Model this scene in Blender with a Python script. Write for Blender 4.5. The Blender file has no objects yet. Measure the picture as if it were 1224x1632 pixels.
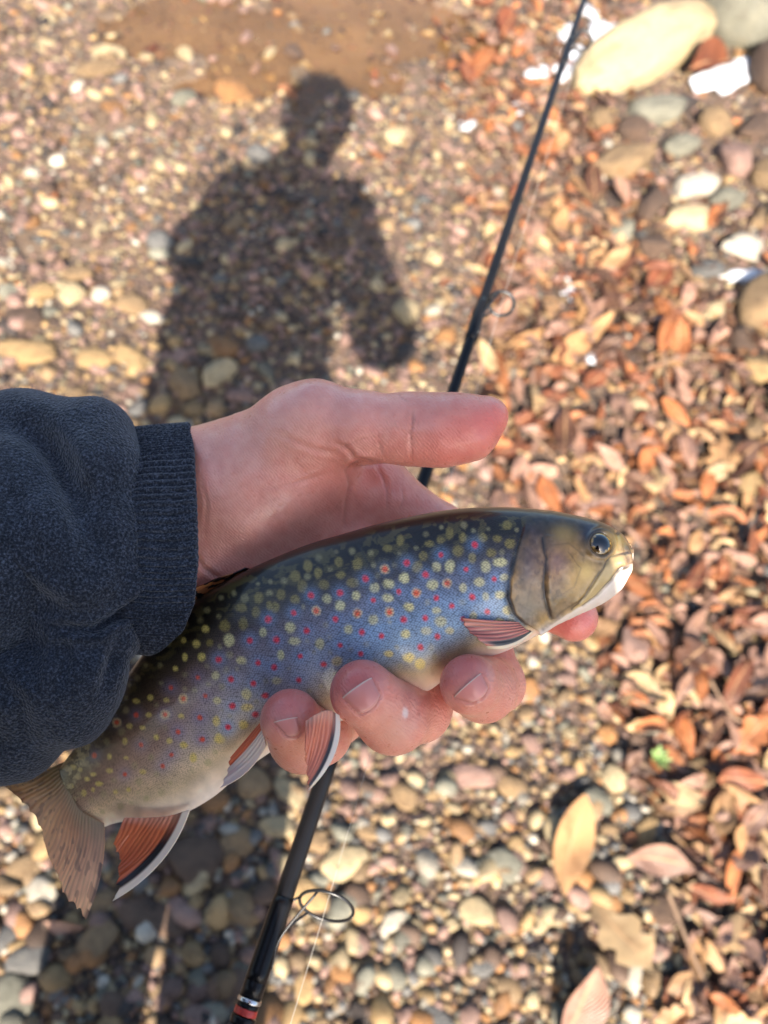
import bpy, bmesh, math, random
import numpy as np
from mathutils import Matrix, Vector

random.seed(7)
RNG = np.random.default_rng(7)
SC = bpy.context.scene
COL = SC.collection

# ------------------------------------------------------------------ camera
H, PITCH, ROLL, F = 1.2, 58.0, 14.0, 1228.0
_a, _q = math.radians(PITCH), math.radians(ROLL)
FW = np.array([0, math.cos(_a), -math.sin(_a)])
_u0 = np.array([0, math.sin(_a), math.cos(_a)])
_r0 = np.array([1.0, 0, 0])
RT = _r0 * math.cos(_q) + _u0 * math.sin(_q)
UP = -_r0 * math.sin(_q) + _u0 * math.cos(_q)
CAM = np.array([0, 0, H])
cd = bpy.data.cameras.new('camera')
cam = bpy.data.objects.new('camera', cd)
COL.objects.link(cam)
cam.matrix_world = Matrix(((RT[0], UP[0], -FW[0], CAM[0]), (RT[1], UP[1], -FW[1], CAM[1]), (RT[2], UP[2], -FW[2], CAM[2]), (0, 0, 0, 1)))
cd.sensor_fit = 'HORIZONTAL'
cd.sensor_width = 36.0
cd.lens = 36.0 * F / 1224.0
cd.clip_start, cd.clip_end = 0.01, 400.0
cd.dof.use_dof = True
cd.dof.focus_distance = 0.247
cd.dof.aperture_fstop = 12.5
SC.camera = cam

# ------------------------------------------------------------------ light
L = FW + RT * (552 - 612) / F + UP * (816 - 301) / F
L /= np.linalg.norm(L)
SUN_E = math.asin(-L[2])
SUN_R = math.atan2(-L[0], -L[1])
w = bpy.data.worlds.new('World')
SC.world = w
w.use_nodes = True
nt = w.node_tree
sky = nt.nodes.new('ShaderNodeTexSky')
sky.sky_type = 'NISHITA'
sky.sun_disc = False
sky.sun_elevation = SUN_E
sky.sun_rotation = SUN_R
sky.dust_density = 2.0
nt.links.new(sky.outputs[0], nt.nodes['Background'].inputs[0])
nt.nodes['Background'].inputs[1].default_value = 0.08
sd = bpy.data.lights.new('sun', 'SUN')
sd.energy = 5.0
sd.angle = math.radians(0.53)
sd.color = (1.0, 0.905, 0.79)
sun = bpy.data.objects.new('sun', sd)
COL.objects.link(sun)
sun.rotation_euler = Vector(L).to_track_quat('-Z', 'Y').to_euler()
sun.location = (0, -3, 5)
SC.view_settings.view_transform = 'Standard'
SC.view_settings.look = 'None'
SC.view_settings.gamma = 1.0
SC.view_settings.use_curve_mapping = False
SC.view_settings.exposure = 2.2

# ------------------------------------------------------------------ helpers
def lin(r, g, b):
    c = np.array([r, g, b], float) / 255
    return np.where(c <= 0.04045, c / 12.92, ((c + 0.055) / 1.055) ** 2.4)

def cs(px, py, d):
    "camera space millimetres of a point seen at a pixel at depth d"
    px, py, d = np.asarray(px, float), np.asarray(py, float), np.asarray(d, float)
    return np.stack([(px - 612) / F * d, (816 - py) / F * d, -d + 0 * px], -1)

def proj(v):
    d = -v[..., 2]
    return 612 + F * v[..., 0] / d, 816 - F * v[..., 1] / d

R3 = np.stack([RT, UP, -FW], 1)
def to_world(v):
    return CAM + (v @ R3.T) * 0.001

def W(px, py, d):
    return to_world(cs(px, py, d))

def ground(px, py, z=0.0):
    d = FW + RT * ((px - 612) / F) + UP * ((816 - py) / F)
    return CAM + d * ((CAM[2] - z) / -d[2])

def wpix(p):
    "pixel of a world point (inf behind the camera)"
    v = (np.asarray(p, float) - CAM) @ np.stack([RT, UP, FW], 1)
    d = np.maximum(v[..., 2], 1e-3)
    return 612 + F * v[..., 0] / d, 816 - F * v[..., 1] / d, v[..., 2]

def smooth(a, b, x):
    t = np.clip((x - a) / (b - a), 0, 1)
    return t * t * (3 - 2 * t)

def make_mesh(name, verts, faces, cols=None, mat=None, smoothed=True, uv=None, extra=None):
    verts = np.asarray(verts, np.float32)
    me = bpy.data.meshes.new(name)
    me.vertices.add(len(verts))
    me.vertices.foreach_set('co', verts.ravel())
    if isinstance(faces, np.ndarray):
        faces = [faces]
    idx = np.concatenate([f.ravel() for f in faces]).astype(np.int32)
    tot = np.concatenate([np.full(len(f), f.shape[1], np.int32) for f in faces])
    st = np.concatenate([[0], np.cumsum(tot)[:-1]]).astype(np.int32)
    me.loops.add(len(idx))
    me.loops.foreach_set('vertex_index', idx)
    me.polygons.add(len(tot))
    me.polygons.foreach_set('loop_start', st)
    me.polygons.foreach_set('use_smooth', np.full(len(tot), bool(smoothed)))
    me.update(calc_edges=True)
    if cols is not None:
        c = np.asarray(cols, np.float32)
        if c.shape[1] == 3:
            c = np.concatenate([c, np.ones((len(c), 1), np.float32)], 1)
        at = me.color_attributes.new('Col', 'FLOAT_COLOR', 'POINT')
        at.data.foreach_set('color', c.ravel())
    if uv is not None:
        ul = me.uv_layers.new(name='UVMap')
        ul.data.foreach_set('uv', np.asarray(uv, np.float32)[idx].ravel())
    if mat:
        me.materials.append(mat)
    return me

def link(name, me, parent=None, loc=None):
    o = bpy.data.objects.new(name, me)
    COL.objects.link(o)
    if parent is not None:
        o.parent = parent
    if loc is not None:
        o.location = loc
    return o

def tag(o, label=None, cat=None, group=None, kind=None):
    for k, v in (('label', label), ('category', cat), ('group', group), ('kind', kind)):
        if v:
            o[k] = v
    return o

def empty(name, loc, label, cat):
    o = bpy.data.objects.new(name, None)
    o.empty_display_size = 0.05
    COL.objects.link(o)
    o.location = loc
    return tag(o, label, cat)

def base_of(o):
    "total location offset of an object's parents (no rotations are used)"
    v = np.zeros(3)
    while o is not None:
        v += np.array(o.location)
        o = o.parent
    return v

def part(name, verts_w, faces, parent, mat, cols=None, uv=None, smoothed=True):
    v = np.asarray(verts_w) - base_of(parent)
    return link(name, make_mesh(name, v, faces, cols, mat, smoothed, uv), parent)

def grid_faces(n, m, wrap_m=False, flip=False):
    i, j = np.meshgrid(np.arange(n - 1), np.arange(m if wrap_m else m - 1), indexing='ij')
    j2 = (j + 1) % m
    f = np.stack([i * m + j, i * m + j2, (i + 1) * m + j2, (i + 1) * m + j], -1).reshape(-1, 4)
    return f[:, ::-1].copy() if flip else f

def crom(pts, n):
    "Catmull-Rom through rows of pts, n samples"
    p = np.asarray(pts, float)
    p = np.concatenate([[2 * p[0] - p[1]], p, [2 * p[-1] - p[-2]]])
    k = len(p) - 3
    t = np.linspace(0, k, n)
    i = np.minimum(t.astype(int), k - 1)
    u = (t - i)[:, None]
    a, b, c, d = p[i], p[i + 1], p[i + 2], p[i + 3]
    return 0.5 * (2 * b + (c - a) * u + (2 * a - 5 * b + 4 * c - d) * u ** 2 + (3 * b - a - 3 * c + d) * u ** 3)

_LAT = np.random.default_rng(3).random((256, 256))
def vnoise(x, y):
    xi, yi = np.floor(x).astype(int), np.floor(y).astype(int)
    u, v = x - xi, y - yi
    u, v = u * u * (3 - 2 * u), v * v * (3 - 2 * v)
    g = lambda a, b: _LAT[a & 255, b & 255]
    return (g(xi, yi) * (1 - u) + g(xi + 1, yi) * u) * (1 - v) + (g(xi, yi + 1) * (1 - u) + g(xi + 1, yi + 1) * u) * v

def fbm(x, y, o=3):
    s, a, t = 0, 0.5, 0
    for k in range(o):
        s = s + a * vnoise(x * 2 ** k + 17 * k, y * 2 ** k + 31 * k)
        t += a
        a *= 0.5
    return s / t

def seg_dist(px, py, poly):
    "pixel distance to a polyline, and the parameter 0..1 along it"
    best = np.full(np.shape(px), 1e9)
    tt = np.zeros(np.shape(px))
    n = len(poly) - 1
    for k in range(n):
        ax, ay = poly[k]
        bx, by = poly[k + 1]
        dx, dy = bx - ax, by - ay
        t = np.clip(((px - ax) * dx + (py - ay) * dy) / (dx * dx + dy * dy + 1e-9), 0, 1)
        d = np.hypot(px - ax - t * dx, py - ay - t * dy)
        m = d < best
        best = np.where(m, d, best)
        tt = np.where(m, (k + t) / n, tt)
    return best, tt

def side_of(px, py, poly):
    "x distance to a polyline that runs top to bottom (positive = right of it)"
    p = np.array(poly, float)
    return px - np.interp(py, p[:, 1], p[:, 0])

# ---- signed distance shapes and a surface-nets mesher
def cone(p, a, b, ra, rb):
    a, b = np.asarray(a, float), np.asarray(b, float)
    ab = b - a
    h = np.clip(((p - a) @ ab) / (ab @ ab + 1e-12), 0, 1)
    return np.linalg.norm(p - a - h[:, None] * ab, axis=1) - (ra + (rb - ra) * h)

def chain(p, pts, k):
    f = None
    for (a, ra), (b, rb) in zip(pts[:-1], pts[1:]):
        g = cone(p, a, b, ra, rb)
        f = g if f is None else smin(f, g, k)
    return f

def ellip(p, c, r):
    q = (p - np.asarray(c)) / np.asarray(r)
    k = np.linalg.norm(q, axis=1)
    return (k - 1) * min(r)

def smin(a, b, k):
    h = np.clip(0.5 + 0.5 * (b - a) / k, 0, 1)
    return b + (a - b) * h - k * h * (1 - h)

def nets(fn, lo, hi, h, proj_steps=2):
    lo, hi = np.asarray(lo, float), np.asarray(hi, float)
    n = np.ceil((hi - lo) / h).astype(int) + 1
    n = ((n + 3) // 4) * 4 + 1
    nc = (n - 1) // 4 + 1
    ax = [lo[i] + h * np.arange(n[i]) for i in range(3)]
    axc = [a[::4] for a in ax]
    G = np.stack(np.meshgrid(*axc, indexing='ij'), -1).reshape(-1, 3)
    Fc = fn(G).reshape(nc)
    near = np.abs(Fc) < 4 * h * 1.9
    Ff = np.repeat(np.repeat(np.repeat(Fc, 4, 0), 4, 1), 4, 2)[:n[0], :n[1], :n[2]]
    # points whose block has any near corner
    nb = near[:-1, :-1, :-1].copy()
    for a in (0, 1):
        for b in (0, 1):
            for c in (0, 1):
                nb |= near[a:nc[0] - 1 + a, b:nc[1] - 1 + b, c:nc[2] - 1 + c]
    nf = np.zeros(n, bool)
    rep = np.repeat(np.repeat(np.repeat(nb, 4, 0), 4, 1), 4, 2)
    s = rep.shape
    for a in (0, 1):
        for b in (0, 1):
            for c in (0, 1):
                nf[a:s[0] + a, b:s[1] + b, c:s[2] + c] |= rep
    ii = np.argwhere(nf)
    P = lo + ii * h
    out = np.empty(len(P))
    for k in range(0, len(P), 400000):
        out[k:k + 400000] = fn(P[k:k + 400000])
    Ff[nf] = out
    ins = Ff < 0
    m = n - 1
    cnt = np.zeros(m)
    acc = np.zeros((*m, 3))
    off = [(a, b, c) for a in (0, 1) for b in (0, 1) for c in (0, 1)]
    sl = lambda o: tuple(slice(o[i], o[i] + m[i]) for i in range(3))
    for axis in range(3):
        for o in off:
            if o[axis]:
                continue
            o2 = list(o)
            o2[axis] = 1
            A, B = Ff[sl(o)], Ff[sl(o2)]
            x = ins[sl(o)] != ins[sl(o2)]
            t = np.where(x, A / np.where(x, A - B, 1), 0)
            cnt += x
            for q in range(3):
                acc[..., q] += np.where(x, (t if q == axis else o[q]), 0)
    act = cnt > 0
    cells = np.argwhere(act)
    V = lo + h * (cells + acc[act] / cnt[act][:, None])
    idx = np.full(m, -1)
    idx[act] = np.arange(len(cells))
    quads = []
    for axis in range(3):
        u, v = (axis + 1) % 3, (axis + 2) % 3
        o = [0, 0, 0]
        s1 = [slice(0, n[0]), slice(0, n[1]), slice(0, n[2])]
        s2 = list(s1)
        s1[axis] = slice(0, n[axis] - 1)
        s2[axis] = slice(1, n[axis])
        e = ins[tuple(s1)] != ins[tuple(s2)]
        q = np.argwhere(e)
        q = q[(q[:, u] > 0) & (q[:, v] > 0) & (q[:, u] < n[u] - 1) & (q[:, v] < n[v] - 1)]
        fl = ins[q[:, 0], q[:, 1], q[:, 2]]
        def cell(du, dv):
            c = q.copy()
            c[:, u] -= du
            c[:, v] -= dv
            return idx[c[:, 0], c[:, 1], c[:, 2]]
        f = np.stack([cell(1, 1), cell(0, 1), cell(0, 0), cell(1, 0)], 1)
        f[~fl] = f[~fl][:, ::-1]
        quads.append(f)
    Q = np.concatenate(quads)
    Q = Q[(Q >= 0).all(1)]
    for _ in range(proj_steps):
        f, g = fn(V), grad(fn, V, h * 0.4)
        V = V - np.clip(f, -h * 0.5, h * 0.5)[:, None] * g
    return V, Q

def grad(fn, V, e):
    g = np.stack([fn(V + np.eye(3)[i] * e) - fn(V - np.eye(3)[i] * e) for i in range(3)], 1)
    return g / (np.linalg.norm(g, axis=1, keepdims=True) + 1e-12)

# ------------------------------------------------------------------ materials
def new_mat(name):
    m = bpy.data.materials.new(name)
    m.use_nodes = True
    return m, m.node_tree.nodes, m.node_tree.links, m.node_tree.nodes['Principled BSDF']

def N(nodes, kind, **kw):
    n = nodes.new('ShaderNode' + kind)
    for k, v in kw.items():
        if k in n.inputs.keys():
            n.inputs[k].default_value = v
        else:
            setattr(n, k, v)
    return n

def mixc(nodes, links, fac, a, b, blend='MIX'):
    n = nodes.new('ShaderNodeMix')
    n.data_type = 'RGBA'
    n.blend_type = blend
    for s, v in ((0, fac), (6, a), (7, b)):
        if hasattr(v, 'is_output'):
            links.new(v, n.inputs[s])
        else:
            n.inputs[s].default_value = v if s == 0 else (*v[:3], 1)
    return n.outputs[2]

def ramp(nodes, links, src, stops):
    n = nodes.new('ShaderNodeValToRGB')
    e = n.color_ramp.elements
    while len(e) < len(stops):
        e.new(0.5)
    for k, (p, c) in enumerate(stops):
        e[k].position = p
        e[k].color = (*c, 1) if hasattr(c, '__len__') else (c, c, c, 1)
    links.new(src, n.inputs[0])
    return n.outputs[0]

def bump(nodes, links, h, strength, dist, bsdf=None, prev=None):
    n = nodes.new('ShaderNodeBump')
    n.inputs['Strength'].default_value = strength
    n.inputs['Distance'].default_value = dist
    links.new(h, n.inputs['Height'])
    if prev is not None:
        links.new(prev, n.inputs['Normal'])
    if bsdf is not None:
        links.new(n.outputs[0], bsdf.inputs['Normal'])
    return n.outputs[0]

def simple(name, col, rough=0.5, metal=0.0, noise=0.0, scale=40.0, coat=0.0, spec=0.5):
    m, nd, lk, b = new_mat(name)
    b.inputs['Roughness'].default_value = rough
    b.inputs['Metallic'].default_value = metal
    b.inputs['Coat Weight'].default_value = coat
    b.inputs['Coat Roughness'].default_value = 0.1
    b.inputs['Specular IOR Level'].default_value = spec
    tc = N(nd, 'TexCoord')
    nz = N(nd, 'TexNoise', Scale=scale, Detail=4.0)
    lk.new(tc.outputs['Object'], nz.inputs['Vector'])
    c = np.array(col)
    o = ramp(nd, lk, nz.outputs[0], [(0.3, c * (1 - noise)), (0.7, c * (1 + noise))])
    lk.new(o, b.inputs['Base Color'])
    return m

def stone_material(name, from_object):
    m, nd, lk, b = new_mat(name)
    tc = N(nd, 'TexCoord')
    if from_object:
        oi = N(nd, 'ObjectInfo')
        base = oi.outputs['Color']
        vec = N(nd, 'VectorMath', operation='ADD')
        lk.new(tc.outputs['Object'], vec.inputs[0])
        cmb = N(nd, 'CombineXYZ')
        mul = N(nd, 'Math', operation='MULTIPLY')
        mul.inputs[1].default_value = 40.0
        lk.new(oi.outputs['Random'], mul.inputs[0])
        lk.new(mul.outputs[0], cmb.inputs[0])
        lk.new(cmb.outputs[0], vec.inputs[1])
        v = vec.outputs[0]
        s = 2.2
    else:
        at = N(nd, 'Attribute', attribute_name='Col')
        base = at.outputs['Color']
        v = tc.outputs['Object']
        s = 60.0
    n1 = N(nd, 'TexNoise', Scale=s, Detail=5.0, Roughness=0.6)
    n2 = N(nd, 'TexNoise', Scale=s * 7, Detail=4.0, Roughness=0.7)
    lk.new(v, n1.inputs['Vector'])
    lk.new(v, n2.inputs['Vector'])
    k1 = ramp(nd, lk, n1.outputs[0], [(0.3, (0.62, 0.58, 0.56)), (0.52, (1, 1, 1)), (0.75, (1.25, 1.17, 1.05))])
    k2 = ramp(nd, lk, n2.outputs[0], [(0.3, 0.72), (0.65, 1.12)])
    c = mixc(nd, lk, 1.0, base, k1, 'MULTIPLY')
    c = mixc(nd, lk, 1.0, c, k2, 'MULTIPLY')
    lk.new(c, b.inputs['Base Color'])
    b.inputs['Roughness'].default_value = 0.72
    b.inputs['Specular IOR Level'].default_value = 0.35
    bump(nd, lk, n2.outputs[0], 0.5, 0.08 if from_object else 0.002, b)
    return m

STONE = stone_material('stone', True)
GRAVEL = stone_material('gravel_stone', False)

def leaf_material(name, from_object):
    m, nd, lk, b = new_mat(name)
    tc = N(nd, 'TexCoord')
    if from_object:
        base = N(nd, 'ObjectInfo').outputs['Color']
        v, s = tc.outputs['Object'], 3.0
    else:
        base = N(nd, 'Attribute', attribute_name='Col').outputs['Color']
        v, s = tc.outputs['Object'], 40.0
    n1 = N(nd, 'TexNoise', Scale=s, Detail=5.0, Roughness=0.65)
    lk.new(v, n1.inputs['Vector'])
    k = ramp(nd, lk, n1.outputs[0], [(0.3, (0.55, 0.45, 0.4)), (0.5, (1, 1, 1)), (0.72, (1.25, 1.2, 1.1))])
    c = mixc(nd, lk, 1.0, base, k, 'MULTIPLY')
    uv = N(nd, 'UVMap')
    sep = N(nd, 'SeparateXYZ')
    lk.new(uv.outputs[0], sep.inputs[0])
    wv = N(nd, 'TexWave', wave_type='BANDS', bands_direction='DIAGONAL', Scale=9.0, Distortion=1.5)
    lk.new(uv.outputs[0], wv.inputs['Vector'])
    d = N(nd, 'Math', operation='ABSOLUTE')
    sub = N(nd, 'Math', operation='SUBTRACT')
    sub.inputs[1].default_value = 0.5
    lk.new(sep.outputs[1], sub.inputs[0])
    lk.new(sub.outputs[0], d.inputs[0])
    rib = ramp(nd, lk, d.outputs[0], [(0.0, 1.0), (0.035, 0.0)])
    c = mixc(nd, lk, rib, c, (0.36, 0.22, 0.11))
    lk.new(c, b.inputs['Base Color'])
    b.inputs['Roughness'].default_value = 0.55
    b.inputs['Specular IOR Level'].default_value = 0.35
    bump(nd, lk, wv.outputs[0], 0.35, 0.02 if from_object else 0.001, b)
    return m

LEAF = leaf_material('dry_leaf', True)
LITTER = leaf_material('dry_leaf_litter', False)
SNOW, _n, _l, _b = new_mat('snow')
_b.inputs['Base Color'].default_value = (0.60, 0.62, 0.66, 1)
_b.inputs['Roughness'].default_value = 0.6
_nz = N(_n, 'TexNoise', Scale=60.0, Detail=4.0)
bump(_n, _l, _nz.outputs[0], 0.6, 0.01, _b)

# ------------------------------------------------------------------ ground
def litter_mask(px, py):
    "1 in the band of fallen leaves, 0 on the bare gravel"
    edge = np.interp(py, [-400, 0, 120, 300, 500, 700, 850, 1000, 1150, 1300, 1500, 1700], [660, 690, 715, 755, 765, 775, 830, 930, 985, 1060, 1080, 1050])
    edge = edge + 60 * (fbm(px / 90.0, py / 90.0) - 0.5)
    m = smooth(-35, 45, px - edge)
    bank = smooth(-30, 60, px - np.interp(py, [-300, 0, 170, 330, 480, 640], [1010, 985, 940, 1010, 1120, 1300])) * (py < 650)
    return m * (1 - 0.88 * bank)

def pool_mask(px, py):
    "shallow silty hollows that hold a little water"
    wob = 2.2 * (fbm(px / 60.0 + 3, py / 34.0 + 8, 3) - 0.5)
    a = ((px - 480) / 300) ** 2 + ((py - 55) / 105) ** 2 + wob
    b_ = ((px - 120) / 95) ** 2 + ((py - 375) / 48) ** 2 + wob
    c_ = ((px - 130) / 90) ** 2 + ((py - 190) / 40) ** 2 + wob
    return np.maximum(smooth(1.5, 0.45, a), 0.5 * np.maximum(smooth(1.4, 0.3, b_), smooth(1.4, 0.3, c_)))

def height(x, y):
    px, py, d = wpix(np.stack([x, y, 0 * x], -1))
    z = 0.020 * (fbm(x * 3.1 + 5, y * 3.1 + 9) - 0.5) + 0.006 * (fbm(x * 14, y * 14) - 0.5)
    bank = smooth(0.25, 1.15, x - 0.12 * y + 0.0) * smooth(1.0, 2.0, y)
    z = z + 0.10 * bank
    return z * (1 - 0.6 * pool_mask(px, py)) - 0.026 * pool_mask(px, py)

n = 261
gx = np.concatenate([[-60, -20, -8, -5], np.linspace(-3.2, 3.2, n), [5, 8, 20, 60]])
gy = np.concatenate([[-60, -20, -8, -4], np.linspace(-1.8, 5.0, n), [7, 12, 25, 90]])
X, Y = np.meshgrid(gx, gy, indexing='ij')
Z = height(X, Y)
_px, _py, _d = wpix(np.stack([X, Y, 0 * X], -1).reshape(-1, 3))
GM = np.repeat(np.where(_d > 0, pool_mask(_px, _py), 0)[:, None], 3, 1)
gm, nd, lk, b = new_mat('gravelly_soil')
tc = N(nd, 'TexCoord')
vo = N(nd, 'TexVoronoi', Scale=115.0, Randomness=1.0)
vo2 = N(nd, 'TexVoronoi', Scale=260.0, Randomness=1.0)
nz = N(nd, 'TexNoise', Scale=3.5, Detail=6.0, Roughness=0.6)
for q in (vo, vo2, nz):
    lk.new(tc.outputs['Object'], q.inputs['Vector'])
sepc = N(nd, 'SeparateColor')
lk.new(vo.outputs['Color'], sepc.inputs[0])
peb = ramp(nd, lk, sepc.outputs[0], [(0.0, (0.02, 0.014, 0.011)), (0.3, (0.055, 0.036, 0.026)), (0.55, (0.10, 0.066, 0.05)), (0.8, (0.13, 0.09, 0.055)), (1.0, (0.07, 0.067, 0.064))])
soil = ramp(nd, lk, nz.outputs[0], [(0.35, (0.55, 0.5, 0.48)), (0.65, (1.15, 1.05, 0.95))])
c = mixc(nd, lk, 1.0, peb, soil, 'MULTIPLY')
at = N(nd, 'Attribute', attribute_name='Col')
silt = ramp(nd, lk, nz.outputs[0], [(0.3, (0.11, 0.073, 0.044)), (0.7, (0.21, 0.145, 0.092))])
c = mixc(nd, lk, at.outputs['Fac'], c, silt)
lk.new(c, b.inputs['Base Color'])
b.inputs['Roughness'].default_value = 0.85
inv = N(nd, 'Math', operation='SUBTRACT')
inv.inputs[0].default_value = 1.0
lk.new(vo.outputs['Distance'], inv.inputs[1])
bump(nd, lk, inv.outputs[0], 0.9, 0.006, b)
tag(link('ground', make_mesh('ground', np.stack([X, Y, Z], -1).reshape(-1, 3), grid_faces(len(gx), len(gy), flip=True), GM, gm)), kind='structure')

# shallow water over the silty hollow at the stream's edge
wx, wy = np.meshgrid(np.linspace(-1.6, 0.3, 90), np.linspace(1.05, 3.6, 90), indexing='ij')
wm, nd, lk, b = new_mat('shallow_water')
out = nd['Material Output']
tr = N(nd, 'BsdfTransparent')
tr.inputs[0].default_value = (0.80, 0.70, 0.55, 1)
gl = N(nd, 'BsdfGlossy', Roughness=0.06)
fr = N(nd, 'LayerWeight', Blend=0.5)
fp = N(nd, 'Math', operation='POWER')
fp.inputs[1].default_value = 5.0
fm = N(nd, 'Math', operation='MULTIPLY_ADD')
fm.inputs[1].default_value = 0.9
fm.inputs[2].default_value = 0.02
lk.new(fr.outputs['Facing'], fp.inputs[0])
lk.new(fp.outputs[0], fm.inputs[0])
tc = N(nd, 'TexCoord')
nz = N(nd, 'TexNoise', Scale=16.0, Detail=3.0, Distortion=0.6)
lk.new(tc.outputs['Object'], nz.inputs['Vector'])
bn = bump(nd, lk, nz.outputs[0], 0.25, 0.02)
lk.new(bn, gl.inputs['Normal'])
mx = N(nd, 'MixShader')
lk.new(fm.outputs[0], mx.inputs[0])
lk.new(tr.outputs[0], mx.inputs[1])
lk.new(gl.outputs[0], mx.inputs[2])
lk.new(mx.outputs[0], out.inputs['Surface'])
tag(link('shallow_water', make_mesh('shallow_water', np.stack([wx, wy, 0 * wx - 0.016], -1).reshape(-1, 3), grid_faces(90, 90, flip=True), None, wm)), kind='structure')

# ------------------------------------------------------------------ stones
def ico(sub):
    bm = bmesh.new()
    bmesh.ops.create_icosphere(bm, subdivisions=sub, radius=1.0)
    v = np.array([x.co[:] for x in bm.verts])
    f = np.array([[q.index for q in p.verts] for p in bm.faces])
    bm.free()
    return v, f

ICO = {k: ico(k) for k in (1, 2, 3, 4)}

def stone_shape(sub, seed, block=0.0, rough=0.16):
    v, f = ICO[sub]
    r = np.random.default_rng(seed)
    v = v.copy()
    sharp = (seed % 2 == 0)
    for _ in range(9 if sharp else 5):            # flatten a few facets
        d = r.normal(size=3)
        d /= np.linalg.norm(d)
        lim = r.uniform(0.48, 0.8) if sharp else r.uniform(0.62 - 0.1 * block, 0.95)
        t = v @ d
        v = v - np.maximum(t - lim, 0)[:, None] * d * (r.uniform(0.85, 1.0) if sharp else r.uniform(0.55, 0.95))
    disp = np.zeros(len(v))
    for k in range(6):
        w_ = r.normal(size=3) * (1.2 + 0.7 * k)
        disp += np.sin(v @ w_ + r.uniform(0, 6.3)) / (1.5 + k)
    v *= (1 + rough * disp * 0.45)[:, None]
    if sub >= 3:
        for k in range(8):
            w_ = r.normal(size=3) * (5 + 2.5 * k)
            v *= (1 + 0.012 * np.sin(v @ w_ + r.uniform(0, 6.3)))[:, None]
    v /= np.abs(v).max(0)
    return v, f

STONE_MESH = [make_mesh('stone', *stone_shape(3, 100 + k, 0.6 if k % 3 == 0 else 0.0), None, STONE) for k in range(14)]
BOULDER_MESH = [make_mesh('boulder', *stone_shape(4, 201 + 2 * k, 0.3), None, STONE) for k in range(3)]
PAL = {  # name: (albedo, words)
    'cream': ((0.30, 0.235, 0.135), 'pale cream'), 'tan': ((0.170, 0.112, 0.058), 'warm tan'),
    'yellow': ((0.25, 0.165, 0.075), 'yellowish'), 'pink': ((0.195, 0.120, 0.095), 'pinkish'),
    'grey': ((0.095, 0.092, 0.086), 'mid grey'), 'brown': ((0.075, 0.046, 0.030), 'brown'),
    'orange': ((0.20, 0.098, 0.036), 'rusty orange'), 'white': ((0.31, 0.28, 0.225), 'whitish'),
    'green': ((0.130, 0.125, 0.095), 'dull grey green'), 'dark': ((0.032, 0.024, 0.021), 'dark brown'),
}

def place_stone(name, px, py, wpx, hpx, ang, key, label, group=None, mesh=None, flat=0.55, sink=0.30, cat='stone', gain=1.0):
    c, s = math.cos(math.radians(ang)), math.sin(math.radians(ang))
    g0 = ground(px, py)
    A = ground(px + c * wpx / 2, py - s * wpx / 2) - ground(px - c * wpx / 2, py + s * wpx / 2)
    B = ground(px - s * hpx / 2, py - c * hpx / 2) - ground(px + s * hpx / 2, py + c * hpx / 2)
    a = np.linalg.norm(A) / 2
    ahat = A / (2 * a)
    bn_ = np.array([-ahat[1], ahat[0], 0])
    bw = abs(B @ bn_) / 2 * 0.86
    hz = min(a, bw) * flat
    me = mesh or random.choice(STONE_MESH)
    o = link(name, me)
    z = float(height(np.array([g0[0]]), np.array([g0[1]]))[0])
    o.location = (g0[0], g0[1], z + hz * (1 - 2 * sink))
    o.rotation_euler = (random.uniform(-.1, .1), random.uniform(-.1, .1), math.atan2(ahat[1], ahat[0]) + random.choice((0, math.pi)))
    o.scale = (a, bw, hz)
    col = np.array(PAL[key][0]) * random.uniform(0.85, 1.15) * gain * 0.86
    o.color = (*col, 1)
    tag(o, label, cat, group)
    return o

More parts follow.
